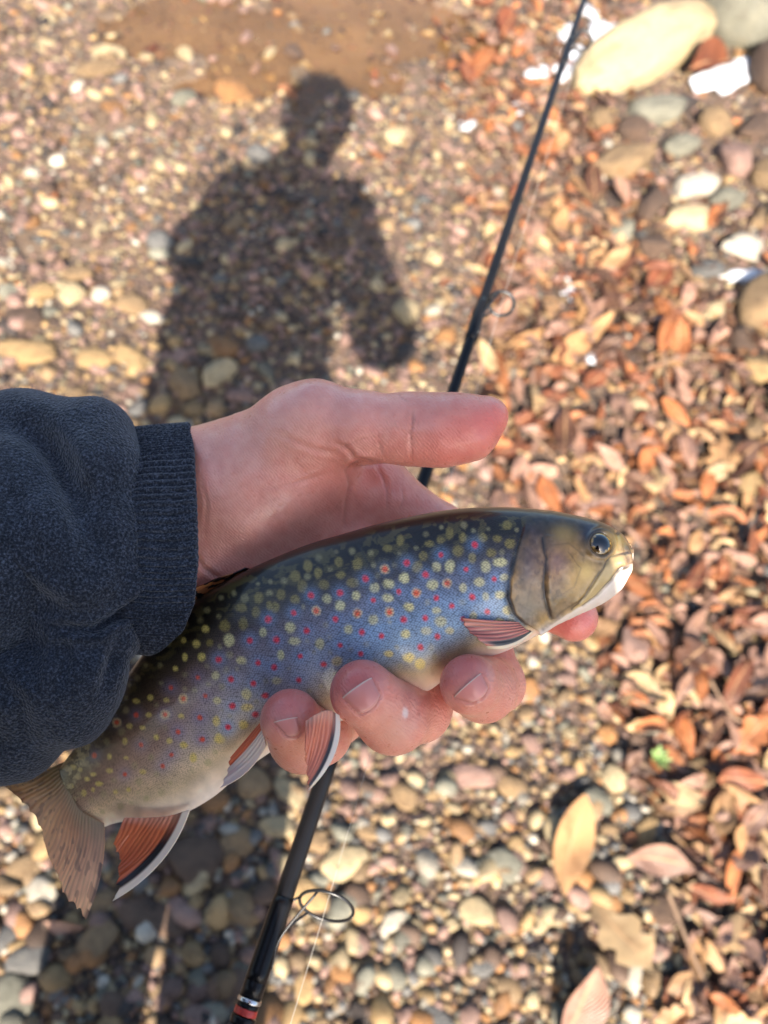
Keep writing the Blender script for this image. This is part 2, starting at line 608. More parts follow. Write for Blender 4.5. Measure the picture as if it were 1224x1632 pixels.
BIG = [
    ('boulder', 1028, 92, 235, 112, 27, 'cream', 'large smooth cream boulder lying beside the snow patches', 0.8),
    ('boulder', 1178, 42, 140, 120, -40, 'green', 'rough grey brown boulder right behind the smooth cream boulder', 0.8),
    ('boulder', 1222, 130, 80, 110, 80, 'brown', 'dark brown boulder beside the spotted snow patch', 0.8),
    ('stone', 1042, 182, 100, 52, 12, 'green', 'flat grey stone wedged under the cream boulder', 0.6),
    ('stone', 985, 266, 96, 66, 25, 'tan', 'wedge shaped tan stone at the edge of the leaf litter', 0.7),
    ('stone', 1036, 328, 52, 84, -20, 'brown', 'upright brown stone leaning by the wedge shaped stone', 0.8),
    ('stone', 1104, 306, 76, 44, 15, 'white', 'oval whitish stone on the stony bank', 0.6),
    ('stone', 1098, 356, 84, 44, 5, 'cream', 'flat cream stone just below the oval whitish stone', 0.6),
    ('stone', 1164, 268, 62, 50, -20, 'pink', 'rounded pinkish stone on the stony bank', 0.7),
    ('stone', 1178, 410, 82, 46, -5, 'white', 'mottled white stone on the stony bank', 0.6),
    ('stone', 1210, 500, 84, 104, 60, 'tan', 'large rounded tan stone beside a strip of snow', 0.8),
    ('stone', 375, 157, 74, 40, -5, 'orange', 'rounded orange tan stone beside the shadow of the head', 0.5),
    ('stone', 167, 76, 66, 28, 3, 'cream', 'flat cream stone at the edge of the shallow water', 0.5),
    ('stone', 158, 113, 78, 28, 8, 'tan', 'flat tan stone beside the flat cream stone', 0.5),
    ('stone', 40, 566, 104, 46, -3, 'yellow', 'long flat yellowish stone near the sleeve', 0.55),
    ('stone', 150, 576, 64, 38, -8, 'yellow', 'flat yellowish stone lying between two longer ones', 0.5),
    ('stone', 206, 578, 62, 44, -30, 'yellow', 'tilted yellowish stone beside the shadow of the body', 0.5),
    ('stone', 70, 467, 52, 30, 25, 'yellow', 'small oval yellow stone in a row of three', 0.6),
    ('stone', 117, 470, 50, 34, 10, 'cream', 'small cream stone in the middle of a row of three', 0.6),
    ('stone', 162, 472, 34, 28, -20, 'white', 'small white pebble at the end of a row of three', 0.6),
    ('stone', 243, 508, 46, 22, -5, 'white', 'bright white pebble at the shadow edge', 0.6),
    ('stone', 123, 437, 62, 28, 5, 'tan', 'flat tan stone above the row of three pebbles', 0.5),
    ('stone', 38, 510, 66, 50, -10, 'brown', 'flat square brown stone above the long yellowish stone', 0.4),
    ('stone', 14, 466, 44, 28, 5, 'green', 'grey green stone beside the oval yellow stone', 0.5),
    ('stone', 212, 488, 58, 36, -10, 'tan', 'tan stone beside the bright white pebble', 0.5),
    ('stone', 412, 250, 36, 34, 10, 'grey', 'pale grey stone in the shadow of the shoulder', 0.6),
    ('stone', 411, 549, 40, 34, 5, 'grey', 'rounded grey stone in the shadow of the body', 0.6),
    ('stone', 760, 1455, 52, 72, 75, 'cream', 'square cream stone in the gravel below the fingers', 0.5),
    ('stone', 626, 1470, 38, 62, -65, 'white', 'oblong white grey pebble in the gravel', 0.6),
    ('stone', 980, 1240, 48, 50, -40, 'cream', 'rounded yellow cream pebble near a green sprig', 0.6),
    ('stone', 550, 1376, 82, 62, 20, 'cream', 'large cream stone right of the rod', 0.6),
    ('stone', 642, 1566, 80, 32, 8, 'cream', 'low flat cream stone in the gravel', 0.5),
    ('stone', 770, 1542, 42, 40, 20, 'grey', 'blue grey pebble in the gravel', 0.6),
    ('stone', 545, 1550, 40, 46, 60, 'orange', 'orange pebble beside the line guide', 0.6),
    ('stone', 575, 1456, 40, 46, 70, 'yellow', 'yellow pebble behind the line guide', 0.6),
    ('stone', 740, 1240, 96, 56, -5, 'pink', 'flat pinkish stone below the fingertips', 0.4),
    ('stone', 820, 1257, 58, 44, -25, 'tan', 'rounded tan pebble beside the flat pinkish stone', 0.6),
    ('stone', 1165, 1490, 80, 80, -40, 'tan', 'rough lumpy tan stone among the leaves', 0.5),
    ('stone', 1060, 1450, 64, 62, 10, 'brown', 'flat brownish stone behind the torn cream leaf', 0.4),
    ('stone', 68, 1421, 60, 62, -30, 'white', 'white stone with an angular outline by the tail fin', 0.6),
    ('stone', 36, 1386, 70, 50, 30, 'tan', 'tan stone beside the angular white stone', 0.5),
    ('stone', 8, 1596, 104, 110, 20, 'green', 'large flat pale grey green stone', 0.35),
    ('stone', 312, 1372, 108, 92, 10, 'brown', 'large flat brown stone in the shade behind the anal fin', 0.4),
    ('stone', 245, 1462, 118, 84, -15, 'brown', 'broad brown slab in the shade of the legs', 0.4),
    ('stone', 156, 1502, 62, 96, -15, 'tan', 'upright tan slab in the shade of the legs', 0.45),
    ('stone', 378, 1342, 54, 62, 20, 'tan', 'tan stone in the shade beside the rod', 0.5),
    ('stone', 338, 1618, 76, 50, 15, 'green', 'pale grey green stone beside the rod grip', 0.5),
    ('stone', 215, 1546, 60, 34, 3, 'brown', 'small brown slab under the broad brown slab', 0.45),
    ('stone', 194, 1584, 40, 28, 2, 'tan', 'small square tan stone in the shade of the legs', 0.5),
    ('stone', 262, 1584, 52, 44, 2, 'tan', 'square tan stone in the strip of sun between the shaded legs', 0.5),
    ('stone', 313, 1560, 40, 46, 60, 'green', 'grey green pebble in the shade of the legs', 0.55),
    ('stone', 900, 1456, 42, 26, -25, 'white', 'small whitish pebble left of the torn cream leaf', 0.6),
    ('stone', 505, 1340, 44, 60, 70, 'tan', 'tan pebble touching the outline of the rod', 0.6),
    ('stone', 1088, 918, 54, 40, -15, 'white', 'whitish stone among the leaves beyond the fish head', 0.5),
    ('stone', 960, 806, 88, 40, 0, 'pink', 'flat pinkish stone just above the fish head', 0.4),
    ('stone', 1195, 845, 60, 44, 40, 'grey', 'grey stone among the brown leaves', 0.5),
    ('stone', 1190, 780, 54, 60, 60, 'yellow', 'yellowish stone above the grey stone among the leaves', 0.5),
    ('stone', 1022, 655, 50, 40, -10, 'cream', 'cream pebble among the leaves near the thumb', 0.5),
]
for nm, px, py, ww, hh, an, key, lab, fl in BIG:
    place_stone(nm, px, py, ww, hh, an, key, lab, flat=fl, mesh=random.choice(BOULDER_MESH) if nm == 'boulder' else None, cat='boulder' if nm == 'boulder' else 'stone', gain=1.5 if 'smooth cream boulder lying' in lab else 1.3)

def stone_words(px, py, m, c):
    size = 'small' if m < 0.03 else ('medium' if m < 0.045 else 'broad')
    if py < 260:
        where = 'near the shallow water' if px < 430 else ('near the shadow of the head' if px < 680 else ('at the top of the leaf litter' if px < 930 else 'around the boulders'))
    elif py < 640:
        where = 'left of the body shadow, above the sleeve' if px < 280 else ('in the body shadow' if px < 540 else ('between the body shadow and the rod' if px < 760 else ('in the leaf litter beside the rod' if px < 980 else 'on the stony bank')))
    elif py < 1180:
        where = 'in the litter beyond the fish head' if px > 640 else 'under the arm'
    else:
        where = 'in the shade of the legs' if px < 300 else ('beside the rod grip' if px < 520 else ('in the gravel below the fingertips' if px < 720 else ('in the gravel by the broad tan leaf' if px < 900 else 'in the litter around the torn cream leaf')))
    return '%s %s pebble %s' % (size, c, where), '%s %s pebbles %s' % (size, c, where)

taken = [(b_[1], b_[2], max(b_[3], b_[4]) * 0.45) for b_ in BIG]
nsm = 0
tries = 0
KEYS = list(PAL)
BANK = [(1010, 215, 60, 40, 'brown'), (1085, 235, 54, 40, 'green'), (1140, 205, 58, 44, 'tan'), (1200, 215, 60, 50, 'brown'), (1215, 300, 64, 50, 'tan'), (1040, 400, 60, 42, 'brown'), (1150, 330, 50, 40, 'green'),
        (1210, 360, 56, 40, 'tan'), (1120, 440, 56, 40, 'grey'), (1060, 455, 46, 36, 'tan'), (990, 370, 44, 36, 'green'), (1205, 600, 70, 50, 'yellow'), (1175, 560, 50, 40, 'brown'), (960, 195, 40, 34, 'tan'), (1130, 500, 44, 36, 'cream'), (1090, 170, 44, 34, 'dark')]
for px, py, ww, hh, key in BANK:
    place_stone('stone', px, py, ww, hh, random.uniform(-30, 40), key, '%s stone half buried in the stony bank' % PAL[key][1], '%s stones half buried in the bank' % PAL[key][1], flat=0.7, gain=1.1)
    taken.append((px, py, ww * .45))
while nsm < 222 and tries < 9000:
    tries += 1
    px, py = random.uniform(-20, 1244), random.uniform(-20, 1652)
    lm = float(litter_mask(np.array([px]), np.array([py]))[0])
    if random.random() < lm * 0.75:
        continue
    g = ground(px, py)
    ppm = F / np.linalg.norm(g - CAM)
    size = ppm * random.choice((0.024, 0.028, 0.036, 0.046, 0.062))
    if any(math.hypot(px - a, py - b_) < r + size * 0.45 for a, b_, r in taken):
        continue
    taken.append((px, py, size * 0.5))
    if py < 700 and px < 720:
        key = random.choices(KEYS, (3, 4, 3, 5, 1, 2, 1, .8, 1, .4))[0]
    elif px > 900 and py < 600:
        key = random.choices(KEYS, (3, 4, 2, 2, 3, 3, 1, 1, 2, 1))[0]
    else:
        key = random.choices(KEYS, (4, 5, 4, 3, 2, 2, 1.5, 1.2, 2, .5))[0]
    place_stone('pebble', px, py, size * random.uniform(1.0, 1.5), size, random.uniform(-60, 60), key,
                *stone_words(px, py, size / ppm, PAL[key][1]), flat=random.uniform(0.4, 0.75), cat='pebble', gain=1.25)
    nsm += 1

def scatter_points(nn, inside=True):
    if inside:
        px = RNG.uniform(-90, 1314, nn)
        py = RNG.uniform(-90, 1722, nn)
        dirs = FW + RT * ((px - 612) / F)[:, None] + UP * ((816 - py) / F)[:, None]
        P = CAM + dirs * (H / -dirs[:, 2:3])
        # equal density per ground area: accept by the area one pixel covers
        acc = (np.linalg.norm(P - CAM, axis=1) / 3.4) ** 2.0
        k = RNG.random(nn) < np.clip(acc * 1.6 + 0.18, 0, 1)
        return P[k], px[k], py[k]
    P = np.stack([RNG.uniform(-3.1, 3.1, nn), RNG.uniform(-1.6, 4.8, nn), np.zeros(nn)], 1)
    px, py, d = wpix(P)
    k = ~((px > -90) & (px < 1314) & (py > -90) & (py < 1722) & (d > 0))
    return P[k], px[k], py[k]

def gravel(name, P, px, py, size, sub, dens=None):
    lm = litter_mask(px, py)
    k = RNG.random(len(P)) > np.maximum(lm * 0.62, 0.72 * pool_mask(px, py))
    k &= RNG.random(len(P)) < 0.45 + 1.1 * fbm(px / 120 + 7, py / 120, 2)
    P, px, py, size, lm = P[k], px[k], py[k], size[k], lm[k]
    shapes = [stone_shape(sub, 300 + j) for j in range(10)]
    pal = np.array([PAL[q][0] for q in KEYS])
    wts = np.array([3.0, 4, 2.4, 9, 1.4, 3, 1.2, .8, 1.0, 1.6])
    wts2 = np.array([3.0, 4, 3.0, 4, 2.5, 3, 2.2, 1.2, 2.0, 1.2])
    kk = np.where(py < 760, RNG.choice(len(KEYS), len(P), p=wts / wts.sum()), RNG.choice(len(KEYS), len(P), p=wts2 / wts2.sum()))
    col = pal[kk] * RNG.uniform(0.42, 1.12, (len(P), 1))
    zs = height(P[:, 0], P[:, 1])
    V, Fc, C = [], [], []
    base = 0
    which = RNG.integers(0, 10, len(P))
    th = RNG.uniform(0, 6.283, len(P))
    sx, sy, sz = size * RNG.uniform(.9, 1.45, len(P)), size * RNG.uniform(.75, 1.0, len(P)), size * RNG.uniform(.45, .8, len(P))
    for j in range(10):
        s = np.where(which == j)[0]
        if not len(s):
            continue
        v, f = shapes[j]
        x = v[None, :, 0] * sx[s, None]
        y = v[None, :, 1] * sy[s, None]
        z = v[None, :, 2] * sz[s, None]
        tx = RNG.uniform(-.35, .35, (len(s), 1))
        z = z + x * tx
        c_, s_ = np.cos(th[s])[:, None], np.sin(th[s])[:, None]
        vv = np.stack([P[s, 0:1] + x * c_ - y * s_, P[s, 1:2] + x * s_ + y * c_, zs[s, None] + sz[s, None] * 0.35 + z], -1)
        V.append(vv.reshape(-1, 3))
        Fc.append((f[None] + (base + np.arange(len(s)) * len(v))[:, None, None]).reshape(-1, 3))
        C.append(np.repeat(col[s], len(v), 0))
        base += len(s) * len(v)
    o = link(name, make_mesh(name, np.concatenate(V), np.concatenate(Fc), np.concatenate(C), GRAVEL))
    return tag(o, 'mixed tan, pink and grey gravel covering the stream bank' if sub == 1 else 'mixed small tan and brown pebbles spread over the stream bank', 'gravel', kind='stuff')

P, px, py = scatter_points(70000)
gravel('gravel', P, px, py, 0.0028 + 0.0062 * RNG.random(len(P)) ** 1.6, 1)
P, px, py = scatter_points(6800)
gravel('loose_pebbles', P, px, py, 0.007 + 0.0135 * RNG.random(len(P)) ** 2, 2)
P, px, py = scatter_points(14000, False)
gravel('outer_gravel', P, px, py, 0.005 + 0.017 * RNG.random(len(P)) ** 2, 1)['label'] = 'coarse gravel on the ground around the photographer'

# ------------------------------------------------------------------ leaves
def leaf_shape(seed, kind):
    "unit-length leaf with curl; x along the midrib"
    r = np.random.default_rng(seed)
    nl, nw = 11, 5
    u = np.linspace(0, 1, nl)
    prof = np.sin(np.pi * u ** (0.8 if kind == 0 else 1.15)) ** 0.8 * (0.14 if kind == 0 else 0.22)
    if kind == 2:
        prof *= 1 + 0.32 * np.sin(u * 21 + r.uniform(0, 6))
    prof[0] = prof[-1] = 0.012
    if seed % 4 == 3:
        cut = r.integers(6, 9)
        prof[cut:] = prof[cut] * np.linspace(1, r.uniform(.2, .6), nl - cut)
        u = np.where(np.arange(nl) > cut, u[cut] + (u - u[cut]) * 0.35, u)
        prof = prof * r.uniform(1.1, 1.6)
    vv = np.linspace(-1, 1, nw)
    U, Vv = np.meshgrid(u, vv, indexing='ij')
    x = U - 0.5
    y = Vv * prof[:, None] + 0.05 * np.sin(U * 3 + r.uniform(0, 6))
    fold = r.uniform(0.0, 0.8) * (0.3 if seed % 2 else 1.0)
    z = np.abs(Vv) * prof[:, None] * fold + r.uniform(-0.16, 0.22) * (U - 0.5) ** 2 * 2 + 0.025 * np.sin(U * 9 + Vv * 2 + r.uniform(0, 6)) + r.uniform(-.06, .06) * Vv
    z -= z.min()
    uv = np.stack([U, Vv * 0.5 + 0.5], -1).reshape(-1, 2)
    return np.stack([x, y, z], -1).reshape(-1, 3), grid_faces(nl, nw), uv

LEAVES = [leaf_shape(k, (0, 0, 1, 0, 1, 2)[k % 6]) for k in range(18)]
LEAF_MESH = [make_mesh('fallen_leaf', v, f, None, LEAF, True, uv) for v, f, uv in LEAVES]
LPAL = {'orange': ((0.26, 0.092, 0.032), 'orange brown'), 'tan': ((0.28, 0.158, 0.072), 'tan'), 'pale': ((0.38, 0.262, 0.138), 'pale straw'),
        'dark': ((0.070, 0.030, 0.016), 'dark brown'), 'pink': ((0.225, 0.128, 0.092), 'pinkish tan'), 'rust': ((0.14, 0.044, 0.018), 'rust red')}
LK = list(LPAL)

def place_leaf(px, py, lpx, ang, key, label, group=None, mesh=None, wide=1.0, lift=0.004):
    c, s = math.cos(math.radians(ang)), math.sin(math.radians(ang))
    A = ground(px + c * lpx / 2, py - s * lpx / 2) - ground(px - c * lpx / 2, py + s * lpx / 2)
    g0 = ground(px, py)
    a = np.linalg.norm(A)
    o = link('fallen_leaf', mesh or random.choice(LEAF_MESH))
    z = float(height(np.array([g0[0]]), np.array([g0[1]]))[0])
    o.location = (g0[0], g0[1], z + lift)
    o.rotation_euler = (random.uniform(-.35, .35), random.uniform(-.3, .3), math.atan2(A[1], A[0]))
    o.scale = (a, a * wide, a)
    o.color = (*(np.array(LPAL[key][0]) * random.uniform(.65, 1.05)), 1)
    return tag(o, label, 'leaf', group)

OVAL = [LEAF_MESH[k] for k in (2, 4, 8, 10)]
LOBED = [LEAF_MESH[k] for k in (5, 11, 17)]
SPEC = [
    (908, 1348, 165, 84, 'tan', 'broad tan leaf with a visible midrib lying on the gravel', 0.95, OVAL[0]),
    (1040, 1374, 108, -12, 'pink', 'folded pinkish tan leaf beside the broad tan leaf', 1.0, OVAL[1]),
    (985, 1492, 150, -60, 'pale', 'torn cream leaf with a ragged edge on the gravel', 1.25, LOBED[0]),
    (915, 1600, 150, 75, 'pink', 'large two tone brown and beige leaf lying on dark gravel', 1.2, OVAL[2]),
    (1076, 1606, 100, 80, 'orange', 'orange brown leaf standing on edge by the torn cream leaf', 1.0, OVAL[3]),
    (1105, 1530, 74, 80, 'tan', 'small oval yellow tan leaf near the lumpy stone', 1.1, OVAL[1]),
    (1190, 1285, 120, -35, 'tan', 'long narrow bright tan leaf over a dark red leaf', 0.9, LEAF_MESH[0]),
    (1150, 1285, 90, -20, 'rust', 'dark red brown leaf under the long narrow tan leaf', 1.2, OVAL[0]),
    (1140, 1020, 85, -55, 'pale', 'pale straw leaf standing upright beyond the fish head', 0.9, LEAF_MESH[1]),
    (1010, 940, 90, -20, 'orange', 'bright orange curled leaf just beyond the fish jaw', 1.0, LEAF_MESH[3]),
    (835, 549, 70, 25, 'tan', 'bright tan curled leaf beside the rod', 0.8, LEAF_MESH[6]),
    (775, 580, 60, -55, 'pale', 'narrow pale leaf lying right beside the rod', 0.8, LEAF_MESH[7]),
    (940, 545, 80, 35, 'tan', 'long pale tan leaf among rust brown ones', 0.9, LEAF_MESH[9]),
    (762, 110, 70, 40, 'orange', 'bright orange leaf near the small snow clumps', 0.8, LEAF_MESH[0]),
    (1120, 118, 70, 35, 'rust', 'rust coloured leaf tucked between the boulders', 1.0, OVAL[2]),
]
for px, py, ln, an, key, lab, wd, me in SPEC:
    place_leaf(px, py, ln, an, key, lab, mesh=me, wide=wd, lift=0.012)
nl_ = 0
while nl_ < 285:
    px, py = random.uniform(640, 1260), random.uniform(-20, 1652)
    lm = float(litter_mask(np.array([px]), np.array([py]))[0])
    if random.random() > lm:
        continue
    key = random.choices(LK, (3, 4, 2, 2.2, 6, 2.4))[0]
    g = ground(px, py)
    ppm = F / np.linalg.norm(g - CAM)
    ml = random.uniform(0.05, 0.1)
    where = 'near the boulders' if py < 230 else ('between the rod and the stony bank' if py < 480 else ('beside the thumb' if py < 730 and px < 960 else ('above the level of the fish head' if py < 820 else
             ('just beyond the fish head' if py < 1080 and px < 1110 else ('well beyond the fish head' if py < 1200 else ('by the green sprig' if py < 1340 else 'around the torn cream leaf'))))))
    size = 'long' if ml > 0.08 else ('short' if ml < 0.063 else 'mid sized')
    place_leaf(px, py, ppm * ml, random.uniform(0, 360), key, '%s curled %s leaf in the litter %s' % (size, LPAL[key][1], where),
               '%s %s leaves %s' % (size, LPAL[key][1], where), lift=random.uniform(.006, .03))
    nl_ += 1

P, px, py = scatter_points(30000)
k = RNG.random(len(P)) < litter_mask(px, py) * 0.62 + 0.004
P2 = P[k]
Po, pxo, pyo = scatter_points(6000, False)
P2 = np.concatenate([P2, Po[Po[:, 0] > 0.5]])
zs = height(P2[:, 0], P2[:, 1])
V, Fc, C, UVs = [], [], [], []
base = 0
lp = np.array([LPAL[q][0] for q in LK])
for i in range(len(P2)):
    v, f, uv = LEAVES[i % 18]
    s = RNG.uniform(0.02, 0.065)
    t = RNG.uniform(0, 6.283)
    e = Matrix.Rotation(t, 3, 'Z') @ Matrix.Rotation(RNG.uniform(-.5, .5), 3, 'X') @ Matrix.Rotation(RNG.uniform(-.4, .4), 3, 'Y')
    V.append((v * s) @ np.array(e).T + [P2[i, 0], P2[i, 1], zs[i] + RNG.uniform(0.002, 0.016)])
    Fc.append(f + base)
    UVs.append(uv)
    C.append(np.repeat([lp[RNG.choice(6, p=np.array([3, 3, 1.2, 4, 6, 3]) / 20.2)] * RNG.uniform(.4, .95)], len(v), 0))
    base += len(v)
tag(link('leaf_litter', make_mesh('leaf_litter', np.concatenate(V), np.concatenate(Fc), np.concatenate(C), LITTER, True, np.concatenate(UVs))),
    'dense bed of small brown and orange fallen leaves', 'leaf litter', kind='stuff')

# snow
def snow(px, py, wpx, hpx, ang, label, group=None, seed=0):
    v, f = stone_shape(4, 900 + seed, 0, 0.62)
    rs = np.random.default_rng(seed)
    ph_ = np.arctan2(v[:, 1], v[:, 0])
    rag = 1 + sum(rs.uniform(.05, .16) * np.sin(k_ * ph_ + rs.uniform(0, 6.3)) for k_ in (2, 3, 5, 7))
    v = v * np.stack([rag, rag, np.ones(len(v))], 1)
    v[:, 2] += 0.18 * (fbm(v[:, 0] * 4 + seed, v[:, 1] * 4, 3) - 0.5)
    me = make_mesh('snow_patch', v, f, None, SNOW)
    o = place_stone('snow_patch', px, py, wpx, hpx, ang, 'white', label, group, me, flat=0.28, sink=0.3, cat='snow')
    return o
snow(960, 52, 70, 46, 30, 'snow patch lying right behind the cream boulder', None, 1)
snow(912, 112, 62, 84, 60, 'snow patch at the low end of the cream boulder', None, 2)
snow(1152, 132, 92, 56, 25, 'ragged snow patch between the cream and dark boulders', None, 3)
snow(1182, 450, 70, 26, 5, 'thin strip of snow beside the large rounded tan stone', None, 4)
snow(1214, 8, 40, 40, 0, 'snow lump on top of the bank behind the boulders', None, 5)
for j, (a, b_, s) in enumerate(((740, 200, 26), (862, 118, 30), (905, 52, 30), (822, 178, 24), (902, 441, 20), (943, 577, 24), (916, 716, 26), (880, 640, 22), (872, 195, 24), (905, 464, 26), (940, 20, 34))):
    snow(a, b_, s * 1.2, s, 30 * j, 'small clump of snow among the fallen leaves', 'small snow clumps in the leaf litter', 10 + j)

# twigs and a green sprig
TWIG = simple('twig_bark', (0.16, 0.10, 0.06), 0.8, noise=0.3)
GREEN = simple('green_leaf', (0.10, 0.16, 0.04), 0.6, noise=0.3)
def tube(pts, rad, nseg=8):
    pts = np.asarray(pts, float)
    rad = np.broadcast_to(np.asarray(rad, float), (len(pts),))
    t = np.gradient(pts, axis=0)
    t /= np.linalg.norm(t, axis=1, keepdims=True) + 1e-12
    ref = np.array([0.31, 0.52, 0.79])
    a = np.cross(t, ref)
    a /= np.linalg.norm(a, axis=1, keepdims=True)
    b2 = np.cross(t, a)
    th = np.linspace(0, 2 * np.pi, nseg, endpoint=False)
    v = pts[:, None] + rad[:, None, None] * (a[:, None] * np.cos(th)[None, :, None] + b2[:, None] * np.sin(th)[None, :, None])
    v = np.concatenate([v.reshape(-1, 3), pts[:1], pts[-1:]])
    m_ = len(pts) * nseg
    j = np.arange(nseg)
    cap = np.concatenate([np.stack([np.full(nseg, m_), (j + 1) % nseg, j], 1), np.stack([np.full(nseg, m_ + 1), m_ - nseg + j, m_ - nseg + (j + 1) % nseg], 1)])
    return v, [grid_faces(len(pts), nseg, True), cap]
def twig(pts, r, label):
    p = []
    for (x, y) in pts:
        g = ground(x, y)
        p.append([g[0], g[1], float(height(np.array([g[0]]), np.array([g[1]]))[0]) + 0.02])
    p = crom(p, 24)
    v, f = tube(p, np.linspace(r, r * .6, 24))
    o = link('twig', make_mesh('twig', v - p[0], f, None, TWIG), None, p[0])
    tag(o, label, 'twig')
twig([(1050, 570), (1056, 640), (1062, 700)], 0.004, 'thin upright twig among the leaves beyond the thumb')
twig([(1055, 1420), (1110, 1555), (1140, 1600)], 0.003, 'thin brown twig beside the small oval leaf')
twig([(1010, 600), (1100, 580), (1180, 600)], 0.003, 'thin straight twig lying across the leaf litter')
for _a, _b, _c, _lab in (((905, 330), (960, 352), (1010, 340), 'thin grey twig lying below the wedge shaped stone'), ((840, 700), (880, 745), (905, 800), 'thin twig pointing from the thumb toward the fish head'),
                         ((1130, 690), (1170, 730), (1215, 742), 'thin twig beside the yellowish stone'), ((1120, 1090), (1160, 1150), (1215, 1160), 'bent twig beyond the upright straw leaf'),
                         ((1000, 1120), (1040, 1140), (1060, 1180), 'short twig next to the green sprig'), ((800, 250), (830, 300), (835, 360), 'short twig in the litter right of the rod')):
    twig([_a, _b, _c], 0.0026, _lab)
g = ground(1045, 1212)
V, Fc = [], []
for j in range(7):
    v, f, uv = LEAVES[j]
    e = np.array(Matrix.Rotation(j * 0.9, 3, 'Z') @ Matrix.Rotation(-0.5, 3, 'Y'))
    V.append((v + [0.5, 0, 0]) * 0.022 @ e.T + [0, 0, 0.012])
    Fc.append(f + 55 * j)
o = link('green_sprig', make_mesh('green_sprig', np.concatenate(V), np.concatenate(Fc), None, GREEN), None, (g[0], g[1], float(height(np.array([g[0]]), np.array([g[1]]))[0])))
tag(o, 'small green sprig growing between the pebbles', 'plant')

# ------------------------------------------------------------------ the photographer
person = empty('person', (-0.095, -0.26, 0.0), 'photographer in a heather navy sweatshirt holding the trout in one palm', 'person')

# the visible hand, as one smooth surface in camera millimetres
def Q(px, py, d, r):
    return (cs(px, py, d), r)

PALM = [
    [Q(230, 780, 292, 21), Q(330, 775, 291, 20)],
    [Q(230, 880, 293, 20), Q(330, 870, 291, 19)],
    [Q(330, 775, 290, 20), Q(410, 750, 283, 21), Q(480, 690, 270, 14)],
    [Q(400, 800, 284, 21), Q(500, 740, 279, 16)],
    [Q(330, 820, 291, 18), Q(470, 800, 292, 16), Q(596, 786, 292, 13.5)],
    [Q(330, 860, 292, 18), Q(575, 870, 294, 13)],
    [Q(330, 890, 292, 17), Q(540, 950, 294, 13)],
    [Q(330, 910, 292, 17), Q(490, 1015, 291, 12.5)],
]
FING = [
    [Q(470, 682, 271, 14), Q(505, 670, 267, 12.9), Q(575, 682, 263, 11.6), Q(655, 684, 259, 11.3), Q(705, 686, 256, 11.2), Q(748, 680, 255, 10.2), Q(782, 662, 255, 5.6)],
    [Q(590, 780, 293, 13.5), Q(700, 852, 294, 11.3), Q(800, 918, 293, 10.2), Q(870, 960, 290, 9.2), Q(914, 984, 284, 8.8)],
    [Q(575, 870, 294, 13), Q(765, 1010, 290, 10.2), Q(790, 1090, 272, 9.6), Q(770, 1098, 252, 10.0), Q(749, 1091, 240, 9.4)],
    [Q(540, 950, 294, 13), Q(690, 1090, 286, 10.4), Q(668, 1130, 266, 10.5), Q(626, 1143, 249, 11.0), Q(578, 1104, 238, 10.1)],
    [Q(490, 1015, 291, 12), Q(540, 1140, 282, 9.4), Q(510, 1170, 265, 9.8), Q(483, 1176, 250, 10.3), Q(463, 1147, 239, 9.4)],
]
def hand_sdf(p):
    palm = None
    for c in PALM:
        g = chain(p, c, 6)
        palm = g if palm is None else smin(palm, g, 11)
    tot = None
    for k, c in enumerate(FING):
        g = smin(palm, chain(p, c, 4 if k else 5), 6 if k else 8)
        tot = g if tot is None else np.minimum(tot, g)
    return tot

def hand_f(p):
    f = hand_sdf(p)
    # squared-off, slightly flattened thumb pad on the side that faces the eye
    return f

HV, HQ = nets(hand_f, (-100, -108, -322), (86, 58, -222), 0.8)
HN = grad(hand_f, HV, 0.5)

